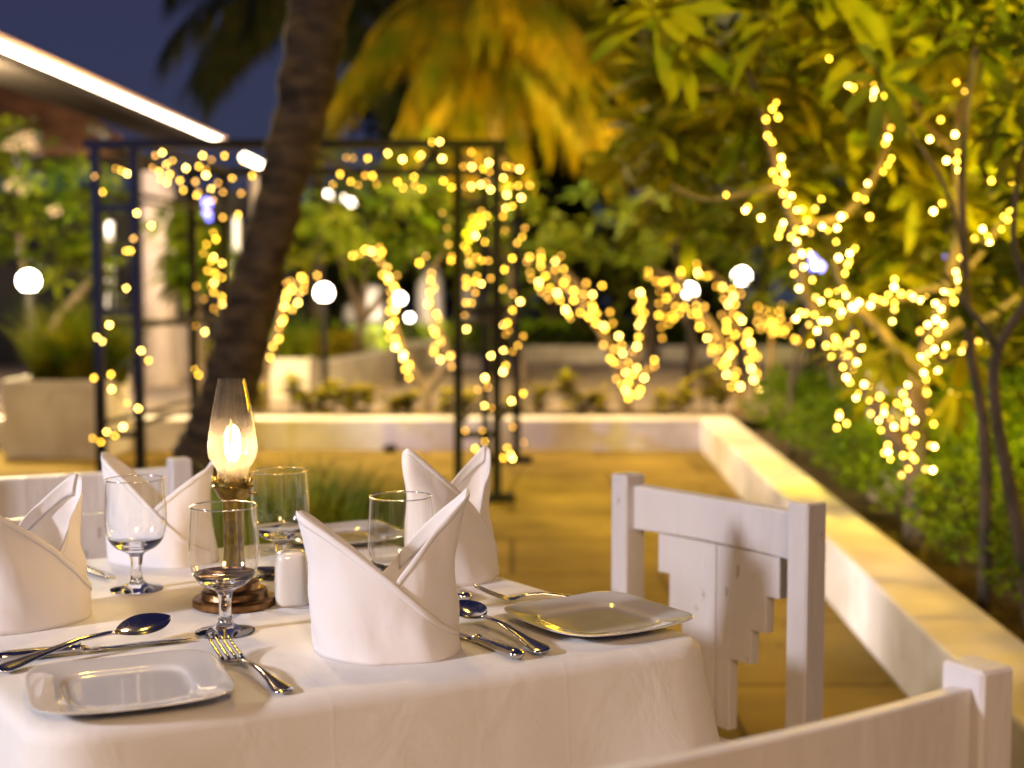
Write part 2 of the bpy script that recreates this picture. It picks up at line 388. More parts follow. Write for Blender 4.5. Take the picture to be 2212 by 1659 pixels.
# cloth
def perim(n, rc=.045):
    """rounded parallelogram perimeter: position, outward normal, corner weight"""
    A, B = .40, .45; out = []
    cs = [(-1, -1), (1, -1), (1, 1), (-1, 1)]
    for k in range(4):
        sa, sb = cs[k]; na, nb = cs[(k + 1) % 4]
        ca, cb = sa * (A - rc), sb * (B - rc)
        a0 = {(-1, -1): PI, (1, -1): -PI / 2, (1, 1): 0, (-1, 1): PI / 2}[(sa, sb)]
        for j in range(9):
            th = a0 + PI / 2 * j / 8
            out.append((ca + rc * math.cos(th), cb + rc * math.sin(th), math.cos(th), math.sin(th), 1))
        ta, tb = na * (A - rc), nb * (B - rc)
        e0 = (out[-1][0], out[-1][1]); th = a0 + PI / 2
        e1 = (ta + rc * math.cos(th), tb + rc * math.sin(th))
        for j in range(1, n):
            f = j / n
            d = min(f, 1 - f) * (.8 if k in (0, 2) else .9)
            out.append((e0[0] + (e1[0] - e0[0]) * f, e0[1] + (e1[1] - e0[1]) * f, math.cos(th), math.sin(th), math.exp(-d * d / .012)))
    return out
P = perim(60); NP = len(P)
b = MB(); pts = []; levels = []
for s_ in (0.0, .2, .4, .6, .75, .86, .93, .97, .99):
    levels.append(('top', s_))
for a_ in (20, 45, 70, 90): levels.append(('round', a_))
for d_ in (.03, .07, .11, .16, .21, .27, .33, .39, .45, .5): levels.append(('drop', d_))
acc = [0]
for i in range(1, NP):
    acc.append(acc[-1] + math.hypot(P[i][0] - P[i - 1][0], P[i][1] - P[i - 1][1]))
for kind, val in levels:
    for i, (a, bb, na, nb, cw) in enumerate(P):
        r0 = .016; L0 = acc[i]
        if kind == 'top':
            k = val * .985; x, y = a * k, bb * k; off = 0; z = TZ
            ww = V((x, y, 0)); z += .0011 * noise.noise(ww * 9) + .0007 * noise.noise(ww * 23)
        elif kind == 'round':
            th = R(val); x, y = a * .985, bb * .985; off = r0 * math.sin(th); z = TZ - r0 * (1 - math.cos(th))
        else:
            x, y = a * .985, bb * .985
            fold = math.sin(L0 * 17 + 1.3 * math.sin(L0 * 5.1)) * .5 + .5
            off = r0 + val * (.06 + .10 * cw) + (val ** 1.3) * .12 * fold * (1 - cw * .3)
            z = TZ - r0 - val
            off += .004 * noise.noise(V((L0 * 8, val * 6, 2)))
        w_ = TC + v2 * (x + na * off) + u2 * (y + nb * off)
        pts.append(V((w_.x, w_.y, z)))
b.grid(pts, NP, len(levels), True)
o = b.build('tablecloth', M['cloth']); so = o.modifiers.new('s', 'SOLIDIFY'); so.thickness = .0012; so.offset = -1
tag(o, 'long white tablecloth draped over the dining table', 'tablecloth')

# ---------------------------------------------------------------- chairs
def make_chair(PL, PR, label, group='white wooden chairs round the table', bow=.028):
    """PL, PR: ground points of the two back posts; seat lies towards the table"""
    mid = (PL + PR) / 2; ax = (PR - PL).normalized(); fw = V((-ax.y, ax.x, 0))
    if fw.dot(TC - mid) < 0: ax = -ax; fw = -fw
    c = empty('wooden_chair', (mid.x, mid.y, 0), label, 'chair', group, math.atan2(ax.y, ax.x))
    hw = (PR - PL).length / 2
    for sx in (-1, 1):
        b = MB(); b.box((sx * hw, 0, .4175), (.044, .052, .835), bev=.0035); b.build('back_post', M['wood'], c, False)
    def curve(x): return -bow * (1 - (x / hw) ** 2)
    b = MB(); n = 14; x0 = hw - .022; vs = []
    for i in range(n + 1):
        x = -x0 + 2 * x0 * i / n; y = curve(x); sag = .006 * (1 - (x / hw) ** 2)
        vs += [(x, y + .012, .729), (x, y + .012, .815 - sag), (x, y - .012, .818 - sag), (x, y - .012, .729)]
    fs = [(0, 3, 2, 1), (4 * n, 4 * n + 1, 4 * n + 2, 4 * n + 3)]
    for i in range(n):
        for k in range(4):
            fs.append((4 * i + k, 4 * i + (k + 1) % 4, 4 * i + 4 + (k + 1) % 4, 4 * i + 4 + k))
    b.add(vs, fs); rl = b.build('top_rail', M['wood'], c, False); m_ = rl.modifiers.new('b', 'BEVEL'); m_.width = .003; m_.segments = 2; m_.limit_method = 'ANGLE'
    k = hw / .22
    for sx in (-1, 1):
        poly = [(.0012, .726), (.150 * k, .726), (.150 * k, .651), (.120 * k, .651), (.120 * k, .584), (.086 * k, .584), (.086 * k, .520), (.036 * k, .520), (.036 * k, .386), (.0012, .386)]
        poly = [(sx * x, z) for x, z in poly]
        if sx < 0: poly = poly[::-1]
        b = MB(); b.prism(poly, -.036 if sx < 0 else -.036, -.014)
        s = b.build('splat_panel', M['wood'], c, False); m_ = s.modifiers.new('b', 'BEVEL'); m_.width = .002; m_.segments = 2; m_.limit_method = 'ANGLE'
    b = MB(); b.box((0, .215, .371), (2 * hw + .03, .40, .028), bev=.006); b.build('seat', M['wood'], c, False)
    for sx in (-1, 1):
        b = MB(); b.box((sx * hw, .38, .178), (.044, .044, .356), bev=.003); b.build('leg', M['wood'], c, False)
        b = MB(); b.box((sx * hw, .20, .18), (.022, .315, .04), bev=.003); b.build('stretcher', M['wood'], c, False)
    b = MB(); b.box((0, .38, .325), (2 * hw - .046, .022, .06)); b.box((0, 0, .325), (2 * hw - .046, .022, .06)); b.build('apron', M['wood'], c, False)
    return c
ZC = .835
A1 = G(1744, 1083, ZC); A0 = G(1357, 1023, ZC)
make_chair(V((A1.x, A1.y, 0)), V((A0.x, A0.y, 0)), 'white chair with stepped splat at the right side of the table')
N1 = G(2112, 1432, ZC); n0 = N1 - V((.875, .484, 0)) * .68
make_chair(V((N1.x, N1.y, 0)), V((n0.x, n0.y, 0)), 'nearest white chair, only its blurred top rail and post in view', bow=.014)
B1 = G(387, 990, ZC); b0 = B1 - v2 * .44
make_chair(V((B1.x, B1.y, 0)), V((b0.x, b0.y, 0)), 'white chair on the far side of the table, behind the napkins')

# ---------------------------------------------------------------- napkins
def napkin(px, py, rot, label, sc_=1.0, seed=0, hl=.174, hr=.197, mir=False):
    c = G(px, py, TZ + .001)
    root = empty('folded_napkin', c, label, 'napkin', 'napkins folded into standing mitres', rot)
    a0, b0 = .088, .070
    def prof(cu, su, z, off):
        lean = .10 if cu < 0 else .04
        k = z / .2
        a = a0 + lean * z * (1 if cu < 0 else 1) + off - .010 * math.sin(min(1, k) * PI) * (cu > 0)
        bb = b0 * (1 - .55 * min(1, max(0, k)) ** 1.2) + off
        return a * cu, bb * su
    def wr(u, z, amp=1):
        q = V((math.cos(u) * 1.5 + seed * 5 + z * 6, math.sin(u) * 1.5, z * 14))
        return amp * (.0075 * noise.noise(q) + .0012 * noise.noise(q * 2.3))
    def tubeH(cu, su):
        x = cu
        if su < 0:      # towards the viewer
            vx, vh = .05, .094
        else: vx, vh = -.10, .084
        if x > vx: return vh + (hr - (.004 if su < 0 else 0) - vh) * (x - vx) / (1 - vx)
        return vh + (hl - vh) * (vx - x) / (1 + vx)
    NU, NV = 120, 22; b = MB(); pts = []
    for j in range(NV):
        v_ = j / (NV - 1)
        for i in range(NU):
            u = 2 * PI * i / NU; cu, su = math.cos(u), math.sin(u)
            H = tubeH(cu, su); z = v_ * H
            x, y = prof(cu, su, z, wr(u, z)); pts.append(V((x, y, z)))
    b.grid(pts, NU, NV, True)
    # front wrap: runs from the back left round the left peak and ends in a diagonal to the lower right
    NU2 = 90; pts = []
    for j in range(NV):
        v_ = j / (NV - 1)
        for i in range(NU2):
            u = R(150) + R(198) * i / (NU2 - 1); cu, su = math.cos(u), math.sin(u)
            if su >= 0: H = tubeH(cu, su) * .995
            else:
                H = hl - (cu + 1) * (hl - .026) / 1.94
            H = max(.012, H - .0005); z = v_ * H
            x, y = prof(cu, su, z, .0032 + wr(u, z)); pts.append(V((x, y, z)))
    b.grid(pts, NU2, NV)
    # folded-back hem inside the right peak
    pts = []
    for j in range(6):
        for i in range(30):
            u = R(2) + R(80) * i / 29; cu, su = math.cos(u), math.sin(u)
            H = tubeH(cu, su); z = H - .030 * (j / 5) * min(1, H / .15)
            x, y = prof(cu, su, z, wr(u, z) - .0035); pts.append(V((x, y, z + .001)))
    b.grid(pts, 30, 6)
    # stitched hems along the wrap's diagonal and the right peak's front edge
    for side in (0, 1):
        pts = []
        for j in range(4):
            for i in range(60):
                if side == 0:
                    u = R(182) + R(163) * i / 59; cu, su = math.cos(u), math.sin(u); H = max(.012, hl - (cu + 1) * (hl - .026) / 1.94); o_ = .0042
                else:
                    u = R(275) + R(83) * i / 59; cu, su = math.cos(u), math.sin(u); H = tubeH(cu, su); o_ = .0011
                z = H - .0105 * j / 3 * min(1, H / .05); x, y = prof(cu, su, z, o_ + wr(u, z) + (.0004 if j in (1, 2) else -.0004)); pts.append(V((x, y, z + (.0006 if j == 0 else 0))))
        b.grid(pts, 60, 4)
    if mir: b.v = [(-x, y, z) for x, y, z in b.v]
    b.v = [(x * sc_, y * sc_, z * sc_) for x, y, z in b.v]
    o = b.build('napkin_cloth', M['napkin'], root)
    so = o.modifiers.new('s', 'SOLIDIFY'); so.thickness = .0008; so.offset = 0
    return root
napkin(845, 1402, R(6), 'white napkin mitre nearest the camera, beside the crossed spoon and knife', 1.0, 0)
napkin(62, 1338, R(60), 'white napkin mitre at the left edge of the table', .98, 1, .185, .190)
napkin(357, 1210, R(-10), 'white napkin mitre behind the left goblet, its two tips spread wide', .97, 2, .182, .170)
napkin(976, 1248, R(52), 'white napkin mitre standing behind the right goblet', .90, 3, .232, .218)

# ---------------------------------------------------------------- goblets
def goblet(px, py, label):
    c = G(px, py, TZ + .0015)
    g = empty('goblet', c, label, 'goblet', 'empty stemmed goblets')
    b = MB()
    b.lathe([(.0, .0), (.034, .0), (.0378, .0008), (.0382, .0022), (.034, .0038), (.022, .0062), (.0135, .0098), (.0095, .0150), (.0082, .0230), (.0078, .0330), (.0085, .0440), (.0096, .0510), (0, .0510)], 48, cap=False)
    b.build('stem', M['glass'], g, True, 50)
    b = MB()
    b.lathe([(0, .0511), (.0096, .0511), (.0125, .0550), (.0200, .0590), (.0295, .0640), (.0358, .0705), (.0400, .0780), (.0392, .0783), (.0345, .0735), (.0250, .0695), (.0120, .0672), (0, .0667)], 64, cap=False)
    b.build('bowl_base', M['glass'], g, True, 50)
    b = MB(); b.lathe([(.0397, .0783), (.0415, .0830), (.0430, .0880), (.0444, .0980), (.0448, .1090), (.0443, .1220), (.0434, .1350), (.0426, .1470), (.0420, .1580), (.0417, .1640)], 72, cap=False)
    b.build('bowl', M['thin'], g)
    b = MB(); rr = .0010; n = 72; pts = []
    for i in range(n):
        th = 2 * PI * i / n
        for k in range(6):
            ph = 2 * PI * k / 6; r = .0417 + rr * math.cos(ph); pts.append((r * math.cos(th), r * math.sin(th), .1645 + rr * math.sin(ph)))
    b.add(pts, [(i * 6 + k, ((i + 1) % n) * 6 + k, ((i + 1) % n) * 6 + (k + 1) % 6, i * 6 + (k + 1) % 6) for i in range(n) for k in range(6)])
    b.build('rim', M['rim'], g)
    return g
goblet(487, 1366, 'clear stemmed goblet in front of the oil lamp')
goblet(296, 1274, 'clear stemmed goblet before the far left napkin')
goblet(607, 1246, 'clear stemmed goblet behind the salt shaker')
goblet(867, 1333, 'clear stemmed goblet half hidden behind the nearest napkin')

# ---------------------------------------------------------------- oil lamp
lc = G(507, 1306, TZ + .0015)
lamp = empty('oil_lamp', lc, 'lit brass oil lamp with a tapered glass chimney', 'oil lamp')
b = MB(); b.lathe([(0, 0), (.0565, 0), (.0580, .002), (.0580, .0095), (.0565, .0115), (.0480, .0125), (.0465, .0145), (.0455, .0215), (.0435, .0235), (.0365, .0245), (.0350, .0265), (.0340, .0335), (.0320, .0350), (.0240, .0362), (.0225, .0380), (.0215, .0450), (.0190, .0465), (.0165, .0480), (.0150, .0560), (0, .0560)], 56, cap=False)
b.build('base', M['copper'], lamp, True, 35)
b = MB(); b.lathe([(.0155, .0555), (.0140, .075), (.0135, .110), (.0142, .135), (.0150, .1480), (.0158, .1485), (.0158, .1500), (0, .15)], 40, cap=False); b.build('stem', M['brass'], lamp, True, 40)
b = MB(); b.lathe([(.0165, .1490), (.0200, .1520), (.0262, .1640), (.0285, .1665), (.0285, .1690), (.0265, .1700), (.0258, .1760), (.0250, .1760), (.0255, .1700), (0, .1690)], 48, cap=False)
for k in range(22):          # crown of small prongs round the gallery
    th = 2 * PI * k / 22; cc, ss = math.cos(th), math.sin(th)
    T = V((-ss, cc, 0)); Rr = V((cc, ss, 0))
    q0 = Rr * .0262 + V((0, 0, .1750)); q1 = Rr * (.0285 if k % 2 else .0272) + V((0, 0, .1835 if k % 2 else .180))
    b.tube([q0 - T * .0022, q0 * .5 + q1 * .5 - T * .0014 + Rr * .001, q1], [.0012, .0012, .0006], 5)
    b.tube([q0 + T * .0022, q0 * .5 + q1 * .5 + T * .0014 + Rr * .001, q1], [.0012, .0012, .0006], 5)
b.build('burner', M['brass'], lamp, True, 40)
b = MB(); b.lathe([(.0125, .170), (.0122, .1900), (.0112, .1990), (.0095, .2020), (0, .2030)], 32, cap=False); b.build('wick_tube', M['brass'], lamp, True, 40)
b = MB(); b.tube([(.020, 0, .158), (.030, -.004, .158)], .0011, 6); b.lathe([(0, 0), (.0035, .0), (.0038, .002), (.0035, .004), (0, .004)], 12, (.032, -.005, .156), cap=False); b.build('wick_knob', M['brass'], lamp)
b = MB(); b.lathe([(.0215, .1740), (.0213, .1880), (.0226, .1930), (.0280, .2000), (.0326, .2090), (.0342, .2190), (.0336, .2320), (.0310, .2510), (.0272, .2730), (.0230, .2950), (.0192, .3130), (.0184, .3180)], 56, cap=False); b.build('chimney', M['chimney'], lamp)
b = MB(); b.lathe([(0, .2030), (.0050, .2050), (.0068, .2100), (.0062, .2160), (.0040, .2220), (.0030, .2290), (.0024, .2370), (.0010, .2440), (0, .2455)], 24, (.002, 0, 0), cap=False); b.v = [(x * .9 + .0025 * noise.noise(V((x, y, z)) * 160), y * .65, z + (.004 * noise.noise(V((x * 90, y * 90, 3))) if z > .215 else 0)) for x, y, z in b.v]; b.build('flame', M['flame'], lamp)
fl = light('POINT', 'flame_light', (lc.x, lc.y, lc.z + .225), 1.9, (1, .62, .28), .012)

# ---------------------------------------------------------------- salt shaker, plates
ss = G(630, 1303, TZ + .0012)
b = MB(); n = 40; pts = []; lv = [(.0, .9), (.001, .97), (.004, 1), (.02, .98), (.045, .93), (.062, .88), (.069, .84), (.0725, .76), (.0745, .6), (.0752, .35), (.0752, .02)]
for z, k in lv:
    for i in range(n):
        th = 2 * PI * i / n; e_ = 4.2; cc, s2 = math.cos(th), math.sin(th)
        r = .0245 * k / ((abs(cc) ** e_ + abs(s2) ** e_) ** (1 / e_)); pts.append((r * cc, r * s2, z))
b.grid(pts, n, len(lv), True); b.f.append(tuple(range(n))[::-1])
o = b.build('salt_shaker', M['china']); o.location = ss; o.rotation_euler = (0, 0, R(14)); tag(o, 'square white porcelain salt shaker beside the oil lamp', 'salt shaker')

def plate(px, py, S, rot, label):
    c = G(px, py, TZ + .0015)
    b = MB(); n = 72; pts = []
    lv = [(.0, .0055), (.3, .0053), (.54, .0055), (.60, .0060), (.635, .0088), (.66, .0100), (.8, .0122), (.93, .0145), (.99, .0152), (1.0, .0148), (1.0, .0138), (.985, .0132), (.85, .0100), (.66, .0060), (.60, .0005), (.57, .0), (.55, .001), (.0, .0015)]
    for k, z in lv:
        for i in range(n):
            th = 2 * PI * i / n; cc, s2 = math.cos(th), math.sin(th); e_ = 4.6
            r = S / 2 * k / ((abs(cc) ** e_ + abs(s2) ** e_) ** (1 / e_))
            cor = abs(math.sin(2 * th)) ** 3
            pts.append((r * cc, r * s2, z + .0022 * cor * max(0, k - .6) / .4 * (z > .0061)))
    b.grid(pts, n, len(lv), True)
    o = b.build('side_plate', M['porcelain']); o.location = c; o.rotation_euler = (0, 0, rot)
    o.modifiers.new('s', 'SUBSURF').render_levels = 1
    return tag(o, label, 'plate', 'square white side plates')
tv = math.atan2(v2.y, v2.x)
plate(279, 1499, .212, tv - R(4), 'square white side plate nearest the camera, left of the fork')
plate(1291, 1349, .208, tv + R(6), 'square white side plate on the right corner of the table')
plate(742, 1168, .200, tv, 'square white side plate at the far corner, behind the napkin')

# ---------------------------------------------------------------- cutlery
def loft(b, st, n=10):
    """st: (x, y, z, halfwidth, halfthick)"""
    pts = []
    for x, y, z, hw, ht in st:
        for k in range(n):
            th = 2 * PI * k / n; pts.append((x, y + hw * math.cos(th), z + ht * math.sin(th)))
    b.grid(pts, n, len(st), True); L = len(b.v); m_ = len(st) * n
    b.f.append(tuple(range(L - m_, L - m_ + n))[::-1]); b.f.append(tuple(range(L - n, L)))
def place(o, p0, p1, z0=0, z1=0, lift=0):
    """o is modelled along +x from its handle end at 0 to its tip; p0 handle end, p1 tip on the table"""
    d = p1 - p0; o.location = p0 + V((0, 0, lift)); o.rotation_euler = (0, -math.atan2(z1, d.length), math.atan2(d.y, d.x))
def handle(b, L, curve=.010):
    loft(b, [(0, 0, .0025, .005, .0012), (.003, 0, .0028, .0095, .0017), (.010, 0, .0032, .0115, .0018), (.022, 0, .0040, .0098, .0018), (.040, 0, .0065, .0070, .0018), (.065, 0, .0095, .0048, .0019), (.090, 0, curve + .001, .0036, .0021), (L - .012, 0, curve - .001, .0034, .0022), (L, 0, curve - .004, .0050, .0020)])
def fork(p0, p1, label, z1=0, roll=0):
    b = MB(); handle(b, .128)
    loft(b, [(.126, 0, .0065, .0048, .002), (.134, 0, .0045, .0095, .0014), (.142, 0, .0040, .0125, .0013), (.150, 0, .0044, .0128, .0012)], 12)
    for k in range(4):
        y = (k - 1.5) * .0072
        loft(b, [(.147, y * .98, .0043, .0028, .0012), (.158, y, .0068, .0023, .0011), (.176, y * .99, .0125, .0020, .0010), (.192, y * .97, .0190, .0015, .0008), (.201, y * .96, .0225, .0007, .0004)], 6)
    k = (p1 - p0).length / .201; b.v = [(x * k, y * 1.12, z) for x, y, z in b.v]
    o = b.build('fork', M['steel']); place(o, p0, p1, 0, z1); return tag(o, label, 'fork', 'steel forks')
def spoon(p0, p1, label, z1=0, roll=0, lift=0):
    b = MB(); handle(b, .138, .012)
    nu, nv = 17, 13; pts = []; bot = []
    for j in range(nv):
        t_ = -1 + 2 * j / (nv - 1)
        for i in range(nu):
            s_ = i / (nu - 1); x = .134 + .066 * s_
            hw = .0205 * (math.sin(PI * min(1, s_ * .985 + .015)) ** .62) * (1 - .18 * (.5 - s_))
            hw = max(hw, .0012); y = t_ * hw
            z = .0105 - .0095 * (1 - t_ * t_) * (math.sin(PI * s_) ** .7) + .002 * s_ - .0015 * (1 - s_)
            pts.append((x, y, z + .0006)); bot.append((x, y, z - .0008))
    b.grid(pts, nu, nv); b.grid(bot, nu, nv)
    k = (p1 - p0).length / .200; b.v = [(x * k, y * 1.12, z) for x, y, z in b.v]
    b.xf(Matrix.Rotation(roll, 4, 'X'))
    o = b.build('spoon', M['steel']); place(o, p0, p1, 0, z1, lift); return tag(o, label, 'spoon', 'steel spoons')
def knife(p0, p1, label, lift=0):
    k = (p1 - p0).length / .215
    b = MB(); loft(b, [(0, 0, .0050, .003, .0025), (.002, 0, .0052, .0075, .0045), (.008, 0, .0056, .0088, .0052), (.020, 0, .0056, .0080, .0050), (.050, 0, .0054, .0068, .0046), (.080, 0, .0052, .0056, .0042), (.088, 0, .0050, .0050, .0040), (.089, 0, .0050, .0066, .0050), (.092, 0, .0050, .0066, .0050), (.093, 0, .0050, .0045, .0036), (.099, 0, .0042, .0035, .0020)])
    b.v = [(x * k, y * 1.2, z * 1.2) for x, y, z in b.v]
    root = empty('knife', p0, label, 'knife', 'steel table knives'); root.rotation_euler = (0, 0, math.atan2((p1 - p0).y, (p1 - p0).x)); root.location = p0 + V((0, 0, lift))
    b.build('handle', M['steel'], root)
    b = MB(); loft(b, [(.098, 0, .0034, .0050, .0013), (.112, .001, .0032, .0088, .0011), (.140, .001, .0030, .0098, .0009), (.180, .001, .0030, .0095, .0008), (.205, 0, .0030, .0070, .0006), (.215, -.003, .0030, .0015, .0004)])
    b.v = [(x * k, y, z) for x, y, z in b.v]
    b.build('blade', M['steel'], root); return root
T0 = TZ + .0022
fork(G(620, 1500, T0), G(468, 1412, T0), 'steel fork lying tines up beside the nearest plate', .002)
spoon(G(-6, 1455, T0), G(366, 1374, T0), 'steel spoon with its bowl up at the left, crossing a knife', .012, R(16), lift=.003)
knife(G(-10, 1431, T0), G(412, 1384, T0), 'steel knife with a round handle under the left spoon')
spoon(G(1178, 1417, T0), G(984, 1338, T0), 'steel spoon between the nearest napkin and the right plate', .010, R(-8), lift=.003)
knife(G(1122, 1427, T0), G(920, 1345, T0), 'steel knife with a round handle in front of the right spoon')
fork(G(1290, 1299, T0), G(1022, 1304, T0), 'steel fork lying behind the right plate', .004)
spoon(G(690, 1218, T0), G(560, 1247, T0 + .004), 'steel spoon half hidden by the salt shaker', .003)
fork(G(650, 1178, T0), G(562, 1208, T0), 'steel fork at the far side by the back goblet', .004)
knife(G(100, 1196, T0), G(236, 1252, T0), 'steel knife between the two left napkins')
knife(G(1010, 1300, T0), G(812, 1212, T0), 'steel knife mostly hidden behind the nearest napkin')

# ---------------------------------------------------------------- fairy lights
R3 = lambda x, y: (663.6 + .39994 * x, .39994 * y)
R4 = lambda x, y: (663.6 + .39994 * x, 442.4 + .39994 * y)
R1 = lambda x, y: (.35551 * x, .35551 * y)
R2 = lambda x, y: (.33333 * x, 516.1 + .33333 * y)
R5 = lambda x, y: (1400.9 + .39994 * x, .39994 * y)
R6 = lambda x, y: (1400.9 + .36667 * x, 516.1 + .36667 * y)
Q1 = lambda x, y: (545.6 + .23107 * x, 530.9 + .23107 * y)
Q2 = lambda x, y: (1695.9 + .2445 * x, 663.6 + .2445 * y)
def parse(fn, s):
    out = []
    for tk in s.split():
        k = ''
        if tk[-1] in 'bd': k = tk[-1]; tk = tk[:-1]
        x, y = tk.split(','); out.append((*fn(float(x), float(y)), k))
    return out
def bulbmesh(nm, r, m):
    b = MB(); b.lathe([(0, -r), (r * .7, -r * .7), (r, 0), (r * .7, r * .7), (0, r * 1.25)], 8, cap=False)
    me = bpy.data.meshes.new(nm); me.from_pydata(b.v, [], b.f); me.materials.append(m); me.polygons.foreach_set('use_smooth', [True] * len(me.polygons)); return me
BM = {}
def string(bulbs, D, label, r=.0065, jit=.1, glow=0, group='warm white fairy light strings', step=None):
    """bulbs: (px, py, kind); D depth or function"""
    rnd = random.Random(len(bulbs) * 7 + int(bulbs[0][0]))
    P_ = []
    for (x, y, k) in bulbs:
        d = D(x, y) if callable(D) else D
        P_.append((at(x, y, d + rnd.uniform(-jit, jit)), k))
    c = sum((p_ for p_, _ in P_), V()) / len(P_)
    root = empty('fairy_light_string', c, label, 'fairy lights', group)
    for k in ('', 'b', 'd'):
        if (r, k) not in BM: BM[(r, k)] = bulbmesh('bulb', r, M['bulb' + k])
    for p_, k in P_:
        o = bpy.data.objects.new('bulb', BM[(r, k)]); COL.objects.link(o); o.parent = root; o.location = p_ - c; o.scale = (rnd.uniform(.8, 1.3),) * 3
    # wire: minimum spanning tree over the bulbs
    pts = [p_ for p_, _ in P_]; inn = [0]; out = set(range(1, len(pts))); b = MB()
    best = {i: (0, (pts[i] - pts[0]).length) for i in out}
    while out:
        i = min(out, key=lambda q: best[q][1]); j, d = best[i]; out.remove(i)
        mid = (pts[i] + pts[j]) / 2 - V((0, 0, .06 * d)) + V((rnd.uniform(-.02, .02), rnd.uniform(-.02, .02), 0))
        b.tube([pts[i], mid, pts[j]], .0024, 4)
        for q in out:
            dd = (pts[q] - pts[i]).length
            if dd < best[q][1]: best[q] = (i, dd)
    local(b, root).build('wire', M['wire'], root)
    if glow:
        gl = light('POINT', 'string_glow', c, glow, (1, .57, .02), .25)
    return root

# ---------------------------------------------------------------- pergola arch
DN = G(1073, 1082, 0).y; DF = G(1116, 998, 0).y
pg = empty('pergola_arch', (at(1073, 900, DN).x - 1, DN + .9, 0), 'dark iron garden arch with ladder legs wound with fairy lights', 'arch')
ztop = at(900, 322, DN).z
sh = at(1116, 998, DF).x - at(1073, 1082, DN).x
legs = {'nr': [at(990, 900, DN).x, at(1073, 900, DN).x], 'nl': [at(218, 900, DN).x, at(302, 900, DN).x]}
legs['fr'] = [x + sh for x in legs['nr']]; legs['fl'] = [x + sh for x in legs['nl']]
for key, xs in legs.items():
    D = DN if key[0] == 'n' else DF
    for x in xs:
        b = MB(); b.box((x, D, ztop / 2), (.05, .05, ztop)); local(b, pg).build('post', M['iron'], pg, False)
        b = MB(); b.box((x + .02, D, .02), (.17, .12, .04)); local(b, pg).build('foot_plate', M['iron'], pg, False)
    for z in (.38, 1.08, 1.66):
        b = MB(); b.box(((xs[0] + xs[1]) / 2, D, z), (abs(xs[1] - xs[0]) - .05, .035, .035)); local(b, pg).build('rung', M['iron'], pg, False)
for side in 'lr':
    for k in (0, 1):
        x0, x1 = legs['n' + side][k], legs['f' + side][k]
        for z in (.44, 1.0, 1.74):
            b = MB(); b.tube([(x0, DN + .025, z), (x1, DF - .025, z)], .014, 6); local(b, pg).build('side_rail', M['iron'], pg)
for D, dx in ((DN, 0), (DF, sh)):
    for z, t_ in ((ztop + .027, .05),):
        b = MB(); b.box(((legs['nl'][0] + legs['nr'][1]) / 2 + dx, D + (0 if t_ > .04 else .045), z), (legs['nr'][1] - legs['nl'][0] + .12, .05 if t_ > .04 else .03, t_)); local(b, pg).build('cross_beam', M['iron'], pg, False)
for f_ in (0, .12, .5, .88, 1):
    x = legs['nl'][0] + (legs['nr'][1] - legs['nl'][0]) * f_
    b = MB(); b.tube([(x, DN + .028, ztop + .03), (x + sh, DF - .028, ztop + .03)], .018, 6); local(b, pg).build('roof_bar', M['iron'], pg)
DM = lambda x, y: DN + (.05 if int(x * 7 + y) % 3 else 1.1)
string(parse(R1, '763,873 1078,887 1233,873 1440,873d 1558,873d 987,928b 945,945d 1100,950b 1155,962 1231,945b 1285,970d 1363,948 808,958d 817,986b 798,998 823,1025d 705,1025d 737,1038 772,1055b 927,1018d 967,1043 1011,1000b 1048,976 1130,1022b 1208,1012 1254,1030d 1251,1065b 1031,1060 975,1088 1015,1108b 1093,1098 1113,1155 1188,1105d 1325,1113d 1411,1083 1533,1068 1480,980 1283,1147b 1205,1168d 1195,1187 1355,1168d 1465,1175d 1294,1218d 1265,1288d 1354,1322d 1447,1305 1438,1335d'), DM, 'fairy lights draped over the left end of the iron arch', glow=5)
string(parse(R1, '574,1072d 624,1168 832,1295b 920,1370b 811,1450d 767,1525 793,1525') + parse(R2, '819,320b 708,558b 628,638b 665,664b 915,725b 963,788 718,878 609,902 724,973b 824,1065d 896,1100b 797,1219b 690,1252b 745,1275 602,1292 654,1318'), lambda x, y: DN - .04, 'fairy lights running down the near left leg of the arch', jit=.03, glow=1.5)
string(parse(R1, '1296,1415 1312,1452 1254,1484 1236,1540d 1298,1563 1285,1585 1349,1600 1262,1640d 1305,1660 1425,1660') + parse(R2, '1338,35 1401,5 1318,93d 1385,118b 1438,157b 1345,208 1395,222 1438,250 1460,293 1388,285b 1365,298 1273,308d 1385,345 1438,375 1323,390d 1440,422b 1385,452d 1428,480 1523,218d 1269,565d 1328,603b 1263,847 1287,882'), lambda x, y: DF - .05, 'fairy lights on the far left leg of the arch, left of the palm trunk', jit=.04, glow=2)
string(parse(R3, '252,792 210,852d 246,856d 327,856 435,829b 475,796b 515,861b 602,852 616,838b 674,768 715,766b 729,857b 178,942 138,997 235,982 313,948d 352,950 376,995d 275,1000d 488,982 517,1015 577,955 582,1000d 619,1021 736,978 780,1012 802,922b 844,901d 889,902b 887,822d 951,912 981,880b 984,928d 1018,922d 1022,808b 1060,960b 1075,900 1072,843d 1105,905d 1147,914b 937,998b 887,1008b 855,1008d 966,985d 990,1023b 1091,1010 1065,1025d 1078,1052b 1140,1003 1201,1002d 1156,1068b'), DM, 'fairy lights along the top of the arch, right of the palm trunk', glow=5)
